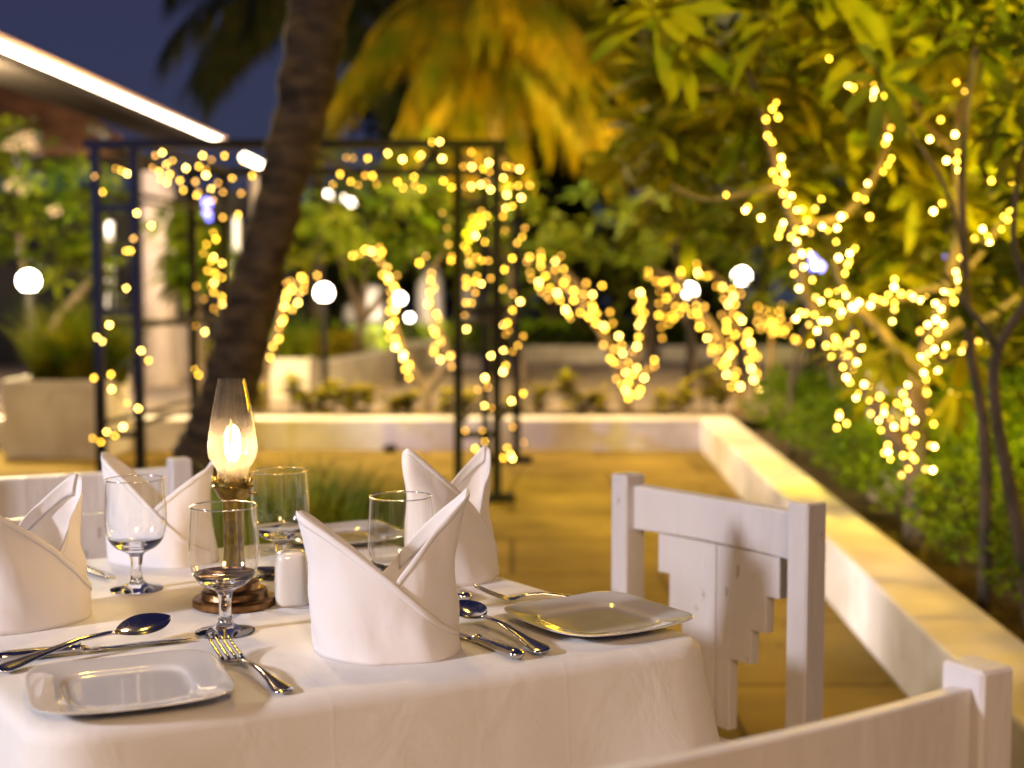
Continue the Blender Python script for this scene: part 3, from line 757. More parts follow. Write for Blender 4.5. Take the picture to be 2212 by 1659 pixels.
string(parse(R3, '1107,1114 1072,1124b 1057,1168d 941,1140d 969,1166 894,1178d 941,1212 904,1238d 908,1273b 882,1298 958,1307 1022,1300b 1068,1245d 1176,1233d 1161,1281 1134,1312d 729,1150d 755,1232d 764,1320d') + parse(R4, '848,222 865,245d 875,275 869,318b 888,322d 915,283d 942,300 978,302d 1108,290 1065,350 992,397d 777,298 782,283d 803,465b 857,400 918,386 900,418 941,427b 858,442 908,475d 857,530 887,530 852,594d 975,585 1057,457 1110,483d 1151,524b 1109,570 1082,637 1057,650b 1032,662d 1089,680d 860,673b 1073,700d 1167,710d 1060,786b 1139,760 1109,793d 993,816b 1072,870 1057,902b 960,935b 962,945 923,998d 976,986d 1167,1020 957,1085b 996,1098d 1104,1060b 1110,1200d 854,1222d 944,1220d 911,1250b 959,1280 907,1317 954,1366 1080,1312 1059,1368 1100,1350b 1109,1370b 1170,1285d'), DM, 'fairy lights wound down the right legs of the iron arch', glow=4)

# ---------------------------------------------------------------- trees
def limb(b, pts, r0, r1, seg=6):
    """smooth tapered limb through the points"""
    P_ = []; n = len(pts)
    for i in range(n - 1):
        p0 = pts[max(i - 1, 0)]; p1 = pts[i]; p2 = pts[i + 1]; p3 = pts[min(i + 2, n - 1)]
        for k in range(seg):
            t = k / seg
            P_.append(.5 * ((2 * p1) + (p2 - p0) * t + (2 * p0 - 5 * p1 + 4 * p2 - p3) * t * t + (3 * p1 - p0 - 3 * p2 + p3) * t ** 3))
    P_.append(pts[-1]); m_ = len(P_) - 1
    b.tube(P_, [r0 + (r1 - r0) * i / m_ for i in range(m_ + 1)], 8)
def rosette(b, rnd, p, L, W, n=11, tilt=None, st=4):
    ax = V((rnd.uniform(-.6, .6), rnd.uniform(-.6, .3), rnd.uniform(.2, 1))).normalized() if tilt is None else tilt
    a = ax.cross(V((.3, 1, .1))).normalized(); c = ax.cross(a)
    for k in range(n):
        th = 2.4 * k + rnd.uniform(-.3, .3); el = rnd.uniform(-.25, .75)
        d = (a * math.cos(th) + c * math.sin(th)) * math.cos(el) + ax * math.sin(el)
        l_ = L * rnd.uniform(.7, 1.1)
        b.leaf(p + d * .02, d, ax, l_, W * rnd.uniform(.75, 1.1), rnd.uniform(.1, .55), .25, st)
def crownleaves(mb, rnd, pts_, L, W, n=11, st=4):
    for p_ in pts_: rosette(mb, rnd, p_, L, W, n, None, st)

# --- the big frangipani on the right, wrapped in lights
TD = 5.35
rt = empty('frangipani_tree', (at(1985, 1000, TD).x, TD, .12), 'large leafy frangipani wrapped in lights, filling the upper right', 'tree')
def A(px, py, d=TD): return at(px, py, d)
b = MB(); base = V((A(1985, 900).x, TD, .1))
limb(b, [base, A(1982, 1100), A(1984, 950), A(1978, 800)], .060, .042)
local(b, rt).build('trunk', M['barkd'], rt)
BR_ = [
 ([A(1980, 1010), A(1925, 930), A(1880, 850), A(1830, 770), A(1775, 700), A(1740, 640)], .035, .022),
 ([A(1740, 645), A(1725, 570), A(1715, 490), A(1690, 400), A(1660, 300), A(1640, 210), A(1600, 120)], .024, .010),
 ([A(1715, 485), A(1800, 475), A(1850, 440), A(1905, 350), A(1915, 270), A(1880, 190), A(1800, 120)], .017, .008),
 ([A(1775, 700), A(1860, 665), A(1960, 640), A(2050, 610), A(2110, 560), A(2170, 470)], .024, .012),
 ([A(1978, 800), A(2010, 740), A(2070, 700), A(2130, 690), A(2200, 640)], .032, .014),
 ([A(2010, 740), A(2045, 620), A(2075, 480), A(2065, 330), A(2080, 180), A(2100, 60)], .028, .010),
 ([A(1978, 810), A(1950, 770), A(1890, 700), A(1830, 640), A(1800, 560)], .028, .014),
 ([A(1690, 400), A(1600, 420), A(1520, 430), A(1450, 400)], .014, .006),
 ([A(1640, 210), A(1540, 190), A(1460, 200)], .010, .006),
 ([A(2065, 330), A(1990, 250), A(1960, 130), A(1990, 20)], .014, .007)]
for pp, r0, r1 in BR_:
    b = MB(); limb(b, pp, r0, r1); local(b, rt).build('branch', M['barkd'], rt)
rnd = random.Random(5); b = MB(); RP = []
while len(RP) < 265:
    x = rnd.uniform(1350, 2290); y = rnd.uniform(-120, 890)
    left = 1375 + 40 * math.sin(y / 70.) + (max(0, y - 420) * .45)
    if x < left: continue
    if y > 500 and x < 1700: continue
    if y > 640 and (x < 1880 or rnd.random() < .7): continue
    if 1740 < x < 1840 and 520 < y < 610: continue
    if y < 110 and x < 1600 and rnd.random() < .45: continue
    d = rnd.uniform(5.5, 7.3)
    if (x > 1900 or y < 120) and y < 260 and rnd.random() < .3: d = rnd.uniform(4.8, 5.2)
    RP.append(A(x, y, d))
crownleaves(b, rnd, RP, .245, .078, 11)
for (x, y, d) in ((1885, 800, 5.0), (1945, 810, 5.0), (2080, 820, 5.1), (2110, 800, 5.0), (2060, 900, 5.2), (1720, 480, 5.9), (1820, 690, 5.6), (1930, 700, 5.7)):
    rosette(b, rnd, A(x, y - 60, d), .23, .07, 7, V((0, -.2, -.9)))
local(b, rt).build('crown', M['leaf'], rt)
for p_ in RP[::3]:
    pass
rb = parse(R5, '976,317 1070,367b 1077,460b 1105,475 1145,460 1123,520 1218,462 1218,490b 1220,530b 1272,518 1258,587b 690,555 669,588 636,646 699,634 643,735 669,765 717,853b 717,902 671,932 740,942b 693,972 728,985 728,1045 773,1060b 748,1100 802,1133b 830,1133 855,1188 1310,690d 1292,744b 1280,773 1312,856 1293,890 1268,928 1184,992b 1126,1064 1168,1078 1195,1172 933,1076 900,1130d 419,1053 535,1120 523,1137b 607,1177b 728,1205b 716,1235 703,1275 838,1243b 800,1240 874,1260d 800,1305b 770,1280 939,1225b 970,1240 1018,1232b 1040,1172b 1060,1170 1014,1307 827,1372b 867,1365 782,1398 1027,1393b 1087,1370b 1115,1345 1085,1410 1075,1430 1061,1477 838,1443b 785,1480 885,1513 813,1558b')
string(rb, TD - .07, 'fairy lights on the upper left branches of the big frangipani', r=.0062, jit=.06, glow=18)
rb = parse(R5, '1698,302 1700,338 1663,445 1707,493d 1579,647 1519,753b 1655,727b 1610,868b 1674,823 1665,870 1674,918b 1852,977 1963,978 1870,1097b 2012,1080 1585,1100 1539,1142b 1948,1135 1918,1170 1941,1185 1908,1238 1805,1238b 1832,1275 1844,1312b 1762,1290 1688,1393 1657,1467b')
string(rb, TD - .07, 'fairy lights on the upper right branches of the big frangipani', r=.0062, jit=.06, glow=16)
rb = parse(R6, '1450,240 1447,285b 1413,328 1490,325 1560,345b 1605,362b 1540,330 1643,340 1690,340b 1740,315b 1780,320 1825,298 1826,245b 1862,268 1795,265d 1690,380b 1725,413b 1800,368 1857,375d 1450,380 1450,415d 1437,485b 1307,393b 1325,350 1390,370 1360,360 1240,375b 1200,402b 1215,405b 1145,295 1110,310 1163,332b 1060,320 1015,368b 985,345d 1085,378 1120,390 1140,428b 1130,450 978,447 925,440 895,435 870,470b 855,475d 945,505d 1018,485b 1055,485b 993,542b 955,617')
string(rb, TD - .07, 'fairy lights along the level branch of the big frangipani', r=.0062, jit=.06, glow=14)
rb = parse(R6, '1215,565 1048,628 1100,585 1110,605 1143,637b 1183,610 1253,640b 1095,640 1147,685b 1080,697 1175,685d 1225,728b 1145,755 1205,765 1165,817b 1225,803b 1185,845 1270,858b 1313,870b 1230,905 1223,937b 1300,950 1362,930 1490,780 1530,768b 1527,860b 1693,475b 1645,505b 1737,505b 1600,545d 1703,548 1655,595 1685,650b 1753,633b 1650,680b 1690,680b 1603,700b 1737,680 1783,662 1843,662b 1858,630 1633,735b 1622,790b 1706,778b 1635,828 1630,880 1640,907 1983,632b 1943,605d 1500,915 1520,965b 1465,970 1500,990 1538,1020b 1570,1070b 1390,990 1388,1025b 1310,1030 1358,1070b 1425,1058d 1447,1107b 1370,1128 1510,1075d 1505,1110d 1575,1158 1525,1180 1550,1203b 1540,1225 1125,1045b 1125,1025 1167,1088 1110,1113 1645,1020 1672,1043b 1725,998b 1783,910b 1822,928 1780,1018d 1767,1043 1680,1090')
string(rb[:97], TD - .08, 'fairy lights round the trunk and lower limbs of the big frangipani', r=.0062, jit=.06, glow=4)
rb = parse(R6, '1410,1215 1413,1255b 1390,1260 1425,1297 1685,1225b 1660,1218d 1500,1277 1550,1280 1568,1300 1530,1355 1492,1392d 1675,1362b 1633,1357d')
string(rb, TD - .45, 'fairy lights trailing onto the hedge below the big frangipani', r=.0062, jit=.06, glow=4)

# --- slim trees at the right edge
st_ = empty('slim_tree', V((at(2120, 960, 4.3).x, 4.3, .12)), 'slim pale barked tree standing near the right edge', 'tree')
b = MB(); limb(b, [V((at(2135, 960, 4.3).x, 4.3, .1)), at(2128, 960, 4.3), at(2098, 760, 4.3), at(2085, 560, 4.3), at(2080, 330, 4.3), at(2110, 100, 4.3)], .022, .010); local(b, st_).build('trunk', M['barkd'], st_)
b = MB(); limb(b, [at(2085, 560, 4.3), at(2040, 400, 4.3), at(1950, 260, 4.4), at(1900, 180, 4.4)], .009, .004); local(b, st_).build('branch', M['barkd'], st_)
b = MB(); rnd = random.Random(9)
crownleaves(b, rnd, [at(2110, 95, 4.3), at(1905, 175, 4.4), at(2160, 20, 4.3), at(2060, 60, 4.3), at(2200, 120, 4.3), at(2180, 260, 4.4), at(2130, -60, 4.3)], .17, .05, 9); local(b, st_).build('crown', M['leafd'], st_)
st_ = empty('gnarled_tree', V((at(2190, 1200, 3.9).x, 3.9, .12)), 'gnarled forked trunk at the extreme right edge above the hedge', 'tree')
b = MB(); limb(b, [V((at(2240, 1300, 3.9).x, 3.9, .1)), at(2205, 1180, 3.9), at(2175, 1020, 3.9), at(2150, 880, 3.9), at(2155, 760, 3.9), at(2225, 640, 3.9), at(2260, 560, 3.9)], .024, .012); local(b, st_).build('trunk', M['barkd'], st_)
b = MB(); limb(b, [at(2155, 760, 3.9), at(2120, 700, 3.9), at(2070, 640, 4.0)], .013, .006); limb(b, [at(2225, 640, 3.9), at(2190, 520, 3.9), at(2200, 380, 3.9), at(2215, 300, 3.9)], .012, .006); local(b, st_).build('branch', M['barkd'], st_)
b = MB(); crownleaves(b, rnd, [at(2215, 300, 3.95), at(2070, 640, 4.05), at(2230, 560, 4.0), at(2240, 420, 4.0), at(2190, 230, 4.0), at(2230, 100, 3.9), at(2240, 780, 4.1), at(2220, 880, 4.2)], .15, .045, 9); local(b, st_).build('crown', M['leafd'], st_)

# --- hedge behind the right wall
b = MB(); rnd = random.Random(11)
N = 30000; hed = []
edge0 = WA + nrm * .30; edgeD = wd
for i in range(N):
    s_ = rnd.uniform(-.1, 8.6); t_ = rnd.random()
    wdt = 1.45
    q = edge0 + edgeD * s_ + V((1, 0, 0)) * (t_ ** .8 * wdt)
    top = .45 + .04 * math.sin(q.y * 3.1 + q.x * 2) + .12 * noise.noise(V((q.x * 4, q.y * 4, 0))) + .10 * max(0, t_ - .2)
    front = min(1, t_ / .07)
    z = .12 + (top - .0) * (.5 + .5 * front) * rnd.uniform(.35, 1) ** .5
    q = V((q.x, q.y, z))
    d = V((rnd.uniform(-1, .6), rnd.uniform(-1, .6), rnd.uniform(.0, 1.2))).normalized()
    up = V((rnd.uniform(-1, 1), rnd.uniform(-1, 1), 1))
    for k in range(3):
        dd = (d + V((rnd.uniform(-.7, .7), rnd.uniform(-.7, .7), rnd.uniform(-.4, .7)))).normalized()
        b.leaf(q, dd, up, rnd.uniform(.035, .07), rnd.uniform(.012, .022), .3, .2, 2)
o = b.build('hedge', M['hedge']); tag(o, 'feathery green hedge growing behind the right planter wall', 'hedge')

# --- foreground coconut palm trunk
PD = 6.0
cp = empty('coconut_palm', V((at(400, 1100, PD).x, PD, 0)), 'dark leaning coconut palm trunk crossing in front of the iron arch', 'palm tree')
pp = [(385, 1207, 165), (410, 1080, 150), (447, 985, 138), (482, 890, 126), (521, 740, 114), (556, 600, 103), (606, 420, 98), (650, 250, 112), (692, 0, 130), (716, -180, 140), (735, -420, 135)]
C_ = [(at(x, y, PD), wd_ / 2 * PD / FPX) for x, y, wd_ in pp]
b = MB(); P2 = []; n = len(C_)
for i in range(n - 1):
    p0 = C_[max(i - 1, 0)][0]; p1 = C_[i][0]; p2 = C_[i + 1][0]; p3 = C_[min(i + 2, n - 1)][0]
    for k in range(14):
        t = k / 14; P2.append((.5 * ((2 * p1) + (p2 - p0) * t + (2 * p0 - 5 * p1 + 4 * p2 - p3) * t * t + (3 * p1 - p0 - 3 * p2 + p3) * t ** 3), C_[i][1] + (C_[i + 1][1] - C_[i][1]) * t))
rr_ = []
for i, (p_, r_) in enumerate(P2): rr_.append(r_ * (1 + .05 * math.sin(i * 1.25) + .03 * math.sin(i * .5)))
b.tube([p_ for p_, _ in P2], rr_, 28)
b.v = [tuple(V(q) + V((1, 0, .3)) * (.018 * noise.noise(V(q) * 7)) + V((0, 1, 0)) * (.018 * noise.noise(V(q) * 9 + V((5, 0, 0))))) for q in b.v]
local(b, cp).build('trunk', M['bark'], cp)

def grass(b, rnd, cx, cy, rx, ry, n, h0, h1, z0=0, wid=.009, lean=.5):
    for i in range(n):
        th = rnd.uniform(0, 2 * PI); r = math.sqrt(rnd.random()); p = V((cx + rx * r * math.cos(th), cy + ry * r * math.sin(th), z0))
        h = rnd.uniform(h0, h1) * (1 - .35 * r * r); ld = V((math.cos(th) * r + rnd.uniform(-.5, .5), math.sin(th) * r + rnd.uniform(-.5, .5), 0)) * lean
        s = V((-math.sin(th * 3), math.cos(th * 3), 0)) * wid * rnd.uniform(.6, 1.2) / 2
        vs = []
        for t in (0, .35, .7, 1):
            c_ = p + V((0, 0, h * t * (1 - .12 * t))) + ld * h * t * t
            w_ = 1 - t * .9; vs += [c_ - s * w_, c_ + s * w_]
        b.add(vs, [(0, 1, 3, 2), (2, 3, 5, 4), (4, 5, 7, 6)])
rnd = random.Random(21)
gx = at(655, 1100, 4.9).x
b = MB(); grass(b, rnd, gx, 4.9, .36, .38, 7500, .28, .68, 0, .012, .6)
tag(b.build('grass_clump', M['grass']), 'bushy green grass clump on the terrace behind the table', 'grass clump')
gx = at(150, 1000, 5.3).x
b = MB(); grass(b, rnd, gx, 5.3, .45, .3, 420, .3, .56, 0, .02, .5); 
tag(b.build('grass_clump', M['grass']), 'sparse long bladed grass clump behind the far left chair', 'grass clump')

# --- a light-wrapped shrub or tree in the middle distance
def midtree(D, basepx, limbs, crownpts, label, name='frangipani_tree', leafm='leafl', L=.24, W=.07, n=9, z0=.1, r0=.05, seed=0, spread=.5, per=4):
    bx = at(basepx[0], basepx[1], D).x
    root = empty(name, V((bx, D, z0)), label, 'tree')
    rnd = random.Random(seed)
    b = MB()
    for k, lp in enumerate(limbs):
        pts_ = [at(x, y, D) for x, y in lp]
        if k == 0: pts_ = [V((bx, D, z0))] + pts_
        limb(b, pts_, r0 if k == 0 else r0 * .7, r0 * .3)
    local(b, root).build('trunk', M['barkg'], root)
    b = MB(); pts_ = []
    for x, y, r_ in crownpts:
        c_ = at(x, y, D)
        for k in range(per):
            pts_.append(c_ + V((rnd.gauss(0, 1), rnd.gauss(0, 1.2), rnd.gauss(0, .8))) * (r_ * D / FPX * .6))
    crownleaves(b, rnd, pts_, L, W, n, 2)
    local(b, root).build('crown', M[leafm], root)
    return root
t_ = midtree(11.2, (922, 892), [[(920, 850), (890, 800), (850, 700), (845, 600), (790, 540)], [(920, 850), (965, 770), (935, 680), (930, 600), (960, 540)]],
        [(790, 480, 60), (880, 470, 70), (960, 450, 60), (840, 420, 60), (730, 500, 50), (1000, 500, 40), (900, 540, 30)], 'forked frangipani seen through the arch, lights on both branches', seed=1, L=.2, W=.055)
string(parse(Q1, '937,93 1000,75d 1055,38 1112,52b 1187,20d 1207,62 1160,100d 1195,148d 1260,203d 1218,272 1270,295b 1265,325 1349,278d 1322,380 1290,430d 1335,400 1300,520 1335,595b 1280,610 1325,705 1283,745b 1275,770 1283,863d 1337,872 1335,948b 1360,940 1410,1020b 1405,1050b 1465,1115 1430,1155 1475,1150d 1463,1232 1560,162 1620,100d 1855,138 1860,100d 1667,322 1672,260d 1700,400 1655,440 1650,530 1640,545 1720,640 1740,680d 1685,780d 1712,800 1705,820 1755,875d 1762,905d 1705,940d 1696,995 1758,1063b 1845,1035 1857,1025d 1860,1130d'), 11.1, 'fairy lights up both branches of the forked frangipani beyond the arch', r=.010, jit=.08, glow=26)
t_ = midtree(11.6, (570, 880), [[(575, 800), (600, 720), (620, 640), (655, 600)], [(575, 800), (560, 700), (540, 620)]], [(640, 520, 60), (700, 470, 60), (600, 460, 60), (740, 520, 50), (670, 420, 60)], 'leafy frangipani just right of the palm trunk', seed=2, L=.2, W=.055)
string(parse(Q1, '455,290 485,310 482,355d 478,415d 440,440d 425,533b 355,335d 320,350d 368,405 350,430 320,440 310,490 300,565b 290,575 365,590d 375,600d 290,690 270,715b 250,765d 250,868 235,880d 190,945 165,1045 605,278d'), 11.5, 'fairy lights on the small tree just right of the palm trunk', r=.010, jit=.08, glow=24)
t_ = midtree(10.9, (1352, 900), [[(1350, 860), (1335, 790), (1290, 700), (1220, 620), (1160, 560)], [(1345, 850), (1380, 760), (1385, 650)], [(1290, 700), (1240, 610), (1210, 570)], [(1350, 860), (1400, 800), (1412, 770)]],
        [(1170, 500, 60), (1250, 470, 70), (1320, 500, 60), (1390, 540, 50), (1230, 540, 40), (1300, 430, 60), (1150, 440, 50)], 'leaning frangipani beyond the far wall, its trunk thick with lights', seed=3, L=.2, W=.055, r0=.06)
string(parse(R4, '1201,283 1187,310d 1203,365d 1212,400d 1262,258d 1263,290 1262,330 1287,385 1252,418b 1250,440 1340,305b 1370,278d 1340,350d 1385,347 1385,422 1398,400d 1310,450 1350,478b 1265,470d 1290,490d 1365,515 1310,508d 1440,466 1440,515 1405,450d 1395,568b 1410,590 1420,612d 1475,583 1500,530 1507,425d 1495,483d 1542,485b 1540,540 1545,560 1520,605 1560,640 1565,585 1600,655b 1610,670 1593,437 1635,580d 1650,640d 1683,710b 1700,760 1703,803b 1658,780d 1637,832 1655,850 1600,758d 1685,860d 1735,855 1720,905b 1760,915 1782,883b 1840,890d 1820,935b 1875,840 1877,870d 1700,970 1735,960 1720,1003b 1800,1000 1785,1025 1735,1045 1740,1020 1670,940d 1765,483d 1800,475b 1810,515 1800,545 1780,570 1820,585 1790,650b 1805,625 1790,715 1780,765b 1755,795d'), 10.8, 'fairy lights packed along the leaning frangipani beyond the far wall', r=.010, jit=.08, glow=9)
t_ = midtree(11.4, (1600, 880), [[(1590, 820), (1560, 740), (1520, 680), (1480, 620), (1400, 580)], [(1630, 850), (1625, 760), (1580, 690), (1570, 620), (1500, 560)], [(1480, 620), (1440, 660), (1425, 700)]],
        [(1420, 520, 70), (1500, 490, 70), (1580, 540, 60), (1380, 460, 60), (1460, 430, 60), (1640, 500, 50)], 'frangipani with two lit legs between the leaning tree and the big one', seed=4, L=.2, W=.055)
string(parse(R6, '0,190 0,220 45,250d 85,255 115,245 160,290 65,310d 105,350 130,340 60,380d 90,420 60,450 100,460 140,450 80,480d 120,500d 150,470 180,440 80,585d 190,190 190,210d 75,520d 110,400 160,400d 210,400 255,110 285,150 250,170d 290,200b 300,215 345,220 370,210d 425,240 440,280b 400,280d 430,300d 490,300 545,325d'), 11.7, 'fairy lights clustered in the top of the two legged frangipani', r=.010, jit=.12, glow=26)
string(parse(R6, '230,330 280,395 330,400d 255,440 290,440 300,480d 300,520 335,515d 345,585b 385,585d 375,640 410,650 370,670d 410,720d 440,745 460,705 480,685b 460,730 460,800b 505,815 520,785d 487,870 540,870b 500,340b 470,385b 510,385 445,355d 430,450d 460,490 500,440d 460,535 510,565 480,600d 550,480b 530,460 590,550 580,570 600,610b 570,620 610,660 640,695 590,720 605,765b 640,790 620,830b 640,815d 650,890b 655,925d 485,635 500,660'), 11.0, 'fairy lights down both legs of the two legged frangipani', r=.010, jit=.1, glow=26)
midtree(16, (1660, 800), [[(1665, 760), (1670, 700)]], [(1670, 640, 60), (1640, 600, 60), (1720, 600, 60)], 'small distant tree between the two lit frangipanis', seed=6, L=.25, W=.08)
string(parse(R6, '645,400d 690,420d 720,430 770,430d 650,450d 690,480d 730,490 780,470d 660,530d 740,545 770,550 800,540 745,520 710,530d 860,590 875,600d 790,390d 640,490d 665,510d 800,560d 820,520d 700,500d 760,500d 730,560d'), 15.7, 'faint cluster of fairy lights on the small distant tree', r=.013, jit=.2, glow=30)
midtree(8.6, (1712, 900), [[(1708, 860), (1715, 780), (1740, 700)], [(1708, 850), (1735, 760), (1780, 700)]], [(1740, 620, 40), (1790, 640, 40)], 'thin dark forked sapling rising behind the right hedge', seed=7, L=.16, W=.05, r0=.022, per=3, name='sapling')
midtree(8.2, (1812, 930), [[(1808, 880), (1790, 780), (1765, 690)], [(1808, 900), (1850, 850), (1880, 780)]], [(1700, 600, 30), (1765, 640, 30)], 'thin leaning sapling just left of the white urn', seed=8, L=.16, W=.05, r0=.02, per=3, name='sapling')
# unlit trees filling the garden behind
midtree(13.5, (60, 830), [[(90, 760), (130, 680), (200, 600), (240, 520)], [(90, 760), (60, 640), (40, 500)]],
        [(20, 360, 80), (110, 360, 80), (60, 440, 80), (150, 450, 70), (20, 520, 70), (180, 520, 60), (120, 540, 70), (200, 420, 50), (30, 300, 50), (200, 590, 40)], 'leafy frangipani with pale blossom at the far left', seed=9, leafm='leafl', L=.22, W=.075, per=11, r0=.07)
fb = bpy.data.objects
b = MB(); rnd = random.Random(3); root = [o for o in COL.objects if o.get('label', '') == 'leafy frangipani with pale blossom at the far left'][0]
for (x, y) in ((45, 302), (22, 312), (62, 296), (38, 385), (44, 398), (56, 410), (120, 455), (70, 310), (28, 400)):
    rosette(b, rnd, at(x, y, 13.0), .06, .05, 5, V((0, -1, .2)), 2)
local(b, root).build('blossom', M['petal'], root)
bgt = [(17, 1130, [(1100, 520, 90), (1180, 560, 80), (1050, 450, 80), (1020, 560, 70), (1120, 640, 60)], 'garden tree behind the right legs of the arch', 'leafl'),
       (18, 760, [(700, 430, 90), (780, 400, 90), (860, 440, 90), (940, 420, 80), (740, 520, 80), (820, 520, 80), (640, 500, 80), (900, 540, 60)], 'spreading garden tree in the arch opening', 'leafl'),
       (19, 1500, [(1450, 500, 80), (1560, 480, 80), (1370, 540, 70), (1600, 600, 80), (1420, 600, 60)], 'broad garden tree left of the big frangipani', 'leafd'),
       (14, 430, [(400, 500, 40), (410, 560, 40), (390, 600, 30), (440, 540, 30)], 'small bright leafed tree beside the pale column', 'leafl'),
       (9.5, 2150, [(2150, 760, 90), (2080, 640, 90), (2200, 560, 90), (2140, 860, 80), (2230, 700, 80)], 'tree in shade behind the slim pale barked tree', 'leafd'),
       (8.8, 1800, [(1700, 330, 110), (1850, 250, 110), (2000, 300, 110), (2120, 380, 110), (1650, 480, 90), (1900, 420, 110), (2050, 500, 100), (2150, 200, 110), (1600, 200, 90), (1750, 100, 100), (1950, 80, 100), (2150, 40, 100)], 'dense tree directly behind the big frangipani', 'leafd')]
for D, bx, cps, lab, lm in bgt:
    c_ = cps[0]; mx_ = sum(c[0] for c in cps) / len(cps); my_ = sum(c[1] for c in cps) / len(cps)
    midtree(D, (bx, 800), [[((bx + mx_) / 2, 700), (mx_, my_)], [((bx + mx_) / 2, 700), (cps[-1][0], cps[-1][1])], [((bx + mx_) / 2, 690), (cps[0][0], cps[0][1])]], cps, lab, 'garden_tree', lm, .30, .10, 10, 0, .09, int(bx), per=9)
# dark far trees
for i, (x, y, r_, D) in enumerate(((1250, 330, 150, 30), (1480, 120, 170, 31), (1330, 60, 160, 33), (1640, 260, 170, 30), (1180, 520, 130, 29), (980, 540, 130, 32), (760, 560, 130, 30), (1850, 200, 200, 32), (2100, 300, 200, 30), (150, 560, 150, 30), (1900, 620, 160, 28), (1460, 560, 150, 28), (520, 560, 110, 31), (930, 170, 190, 33), (1190, 90, 200, 35), (1440, 260, 150, 34))):
    c_ = at(x, y, D); Rr = r_ * D / FPX
    root = empty('shade_tree', V((c_.x, D, -.02)), ['tall dark tree against the dusk sky behind the yellow palm', 'dark tree top at the upper middle, left of the big frangipani', 'dark tree above the yellow palm crown', 'dark tree behind the left side of the big frangipani', 'dark tree low behind the right legs of the arch', 'dark tree low behind the centre of the arch', 'dark tree behind the white globe lamp right of the palm trunk', 'dark tree behind the top of the big frangipani', 'dark tree at the far upper right', 'dark tree behind the blossom frangipani at the left', 'dark low tree behind the blue lamp', 'dark low tree behind the two legged frangipani', 'dark low tree behind the leaning palm trunk', 'dark tree filling the gap left of the yellow palm crown', 'tall dark tree right behind the yellow palm crown', 'dark tree right of the yellow palm crown'][i], 'tree', 'dark trees at the back of the garden')
    b = MB(); limb(b, [V((c_.x, D, -.02)), V((c_.x + .2, D, c_.z * .5)), c_], .2, .08); local(b, root).build('trunk', M['barkg'], root)
    rnd = random.Random(i + 50); b = MB()
    for k in range(150):
        d_ = V((rnd.gauss(0, 1), rnd.gauss(0, 1), rnd.gauss(0, 1))).normalized() * Rr * rnd.uniform(.35, 1.05)
        if c_.z + d_.z < .2: continue
        rosette(b, rnd, c_ + d_, .75, .26, 7, None, 2)
    local(b, root).build('crown', M['palmd'], root)

# --- palms behind
def frond(b, rnd, base, d, L, droop, leaflen, n=34, wid=.04):
    side = d.cross(V((0, 0, 1))).normalized(); prev = base; spine = []
    for i in range(n + 1):
        t = i / n; spine.append(base + d * (L * t) + V((0, 0, L * (.28 * t - droop * t * t))))
    b.tube(spine[::3] + [spine[-1]], .02, 5)
    for i in range(2, n + 1):
        p_ = spine[i]; tg = (spine[i] - spine[i - 1]).normalized(); t = i / n
        for s in (-1, 1):
            for j in range(2):
                dd = (side * s * .75 + tg * (.55 + .5 * t) + V((0, 0, -.3 - 1.1 * rnd.random()))).normalized()
                b.leaf(p_ + tg * (j * L / n * .5), dd, V((0, 0, 1)), leaflen * (1 - .55 * abs(t - .35)) * rnd.uniform(.85, 1.1), wid, .45, .1, 2)
def palmtree(c_, base, Ls, leaflen, label, m_, angs, droop, seed, wid=.045):
    root = empty('palm_tree', base, label, 'palm tree'); rnd = random.Random(seed)
    b = MB(); limb(b, [base, (base + c_) / 2 + V((.15, 0, 0)), c_], .15, .11); local(b, root).build('trunk', M['bark'], root)
    for a, el in angs:
        d = V((math.cos(a) * math.cos(el), math.sin(a) * math.cos(el), math.sin(el)))
        b = MB(); frond(b, rnd, c_, d, Ls * rnd.uniform(.85, 1.1), droop * rnd.uniform(.8, 1.2), leaflen, wid=wid)
        local(b, root).build('frond', m_, root)
PC = at(1050, 35, 19.5)
rnd = random.Random(77)
angs = [(2 * PI * k / 44 + rnd.uniform(-.12, .12), rnd.choice((.05, .35, -.2, .6, -.45, .2, -.7))) for k in range(44)]
palmtree(PC, V((PC.x + .1, 19.5, 0)), 2.2, .68, 'yellow lit palm crown hanging above the arch', M['palm'], angs, .88, 5, .045)
PC = at(665, -50, 24)
angs = [(2 * PI * k / 13 + .2, (.1, .5, -.2)[k % 3]) for k in range(13)]
palmtree(PC, V((PC.x, 24, 0)), 2.9, 1.0, 'dark unlit palm behind the top of the leaning trunk', M['palmd'], angs, .8, 6, .06)
PC = at(1395, 60, 22); 
b = MB(); limb(b, [V((at(1405, 800, 22).x, 22, 0)), at(1408, 560, 22), at(1400, 250, 22), at(1385, -80, 22)], .11, .08)
root = empty('bare_palm_trunk', V((at(1405, 800, 22).x, 22, 0)), 'slender pale palm trunk rising behind the leaning frangipani', 'palm tree'); local(b, root).build('trunk', M['barkg'], root)

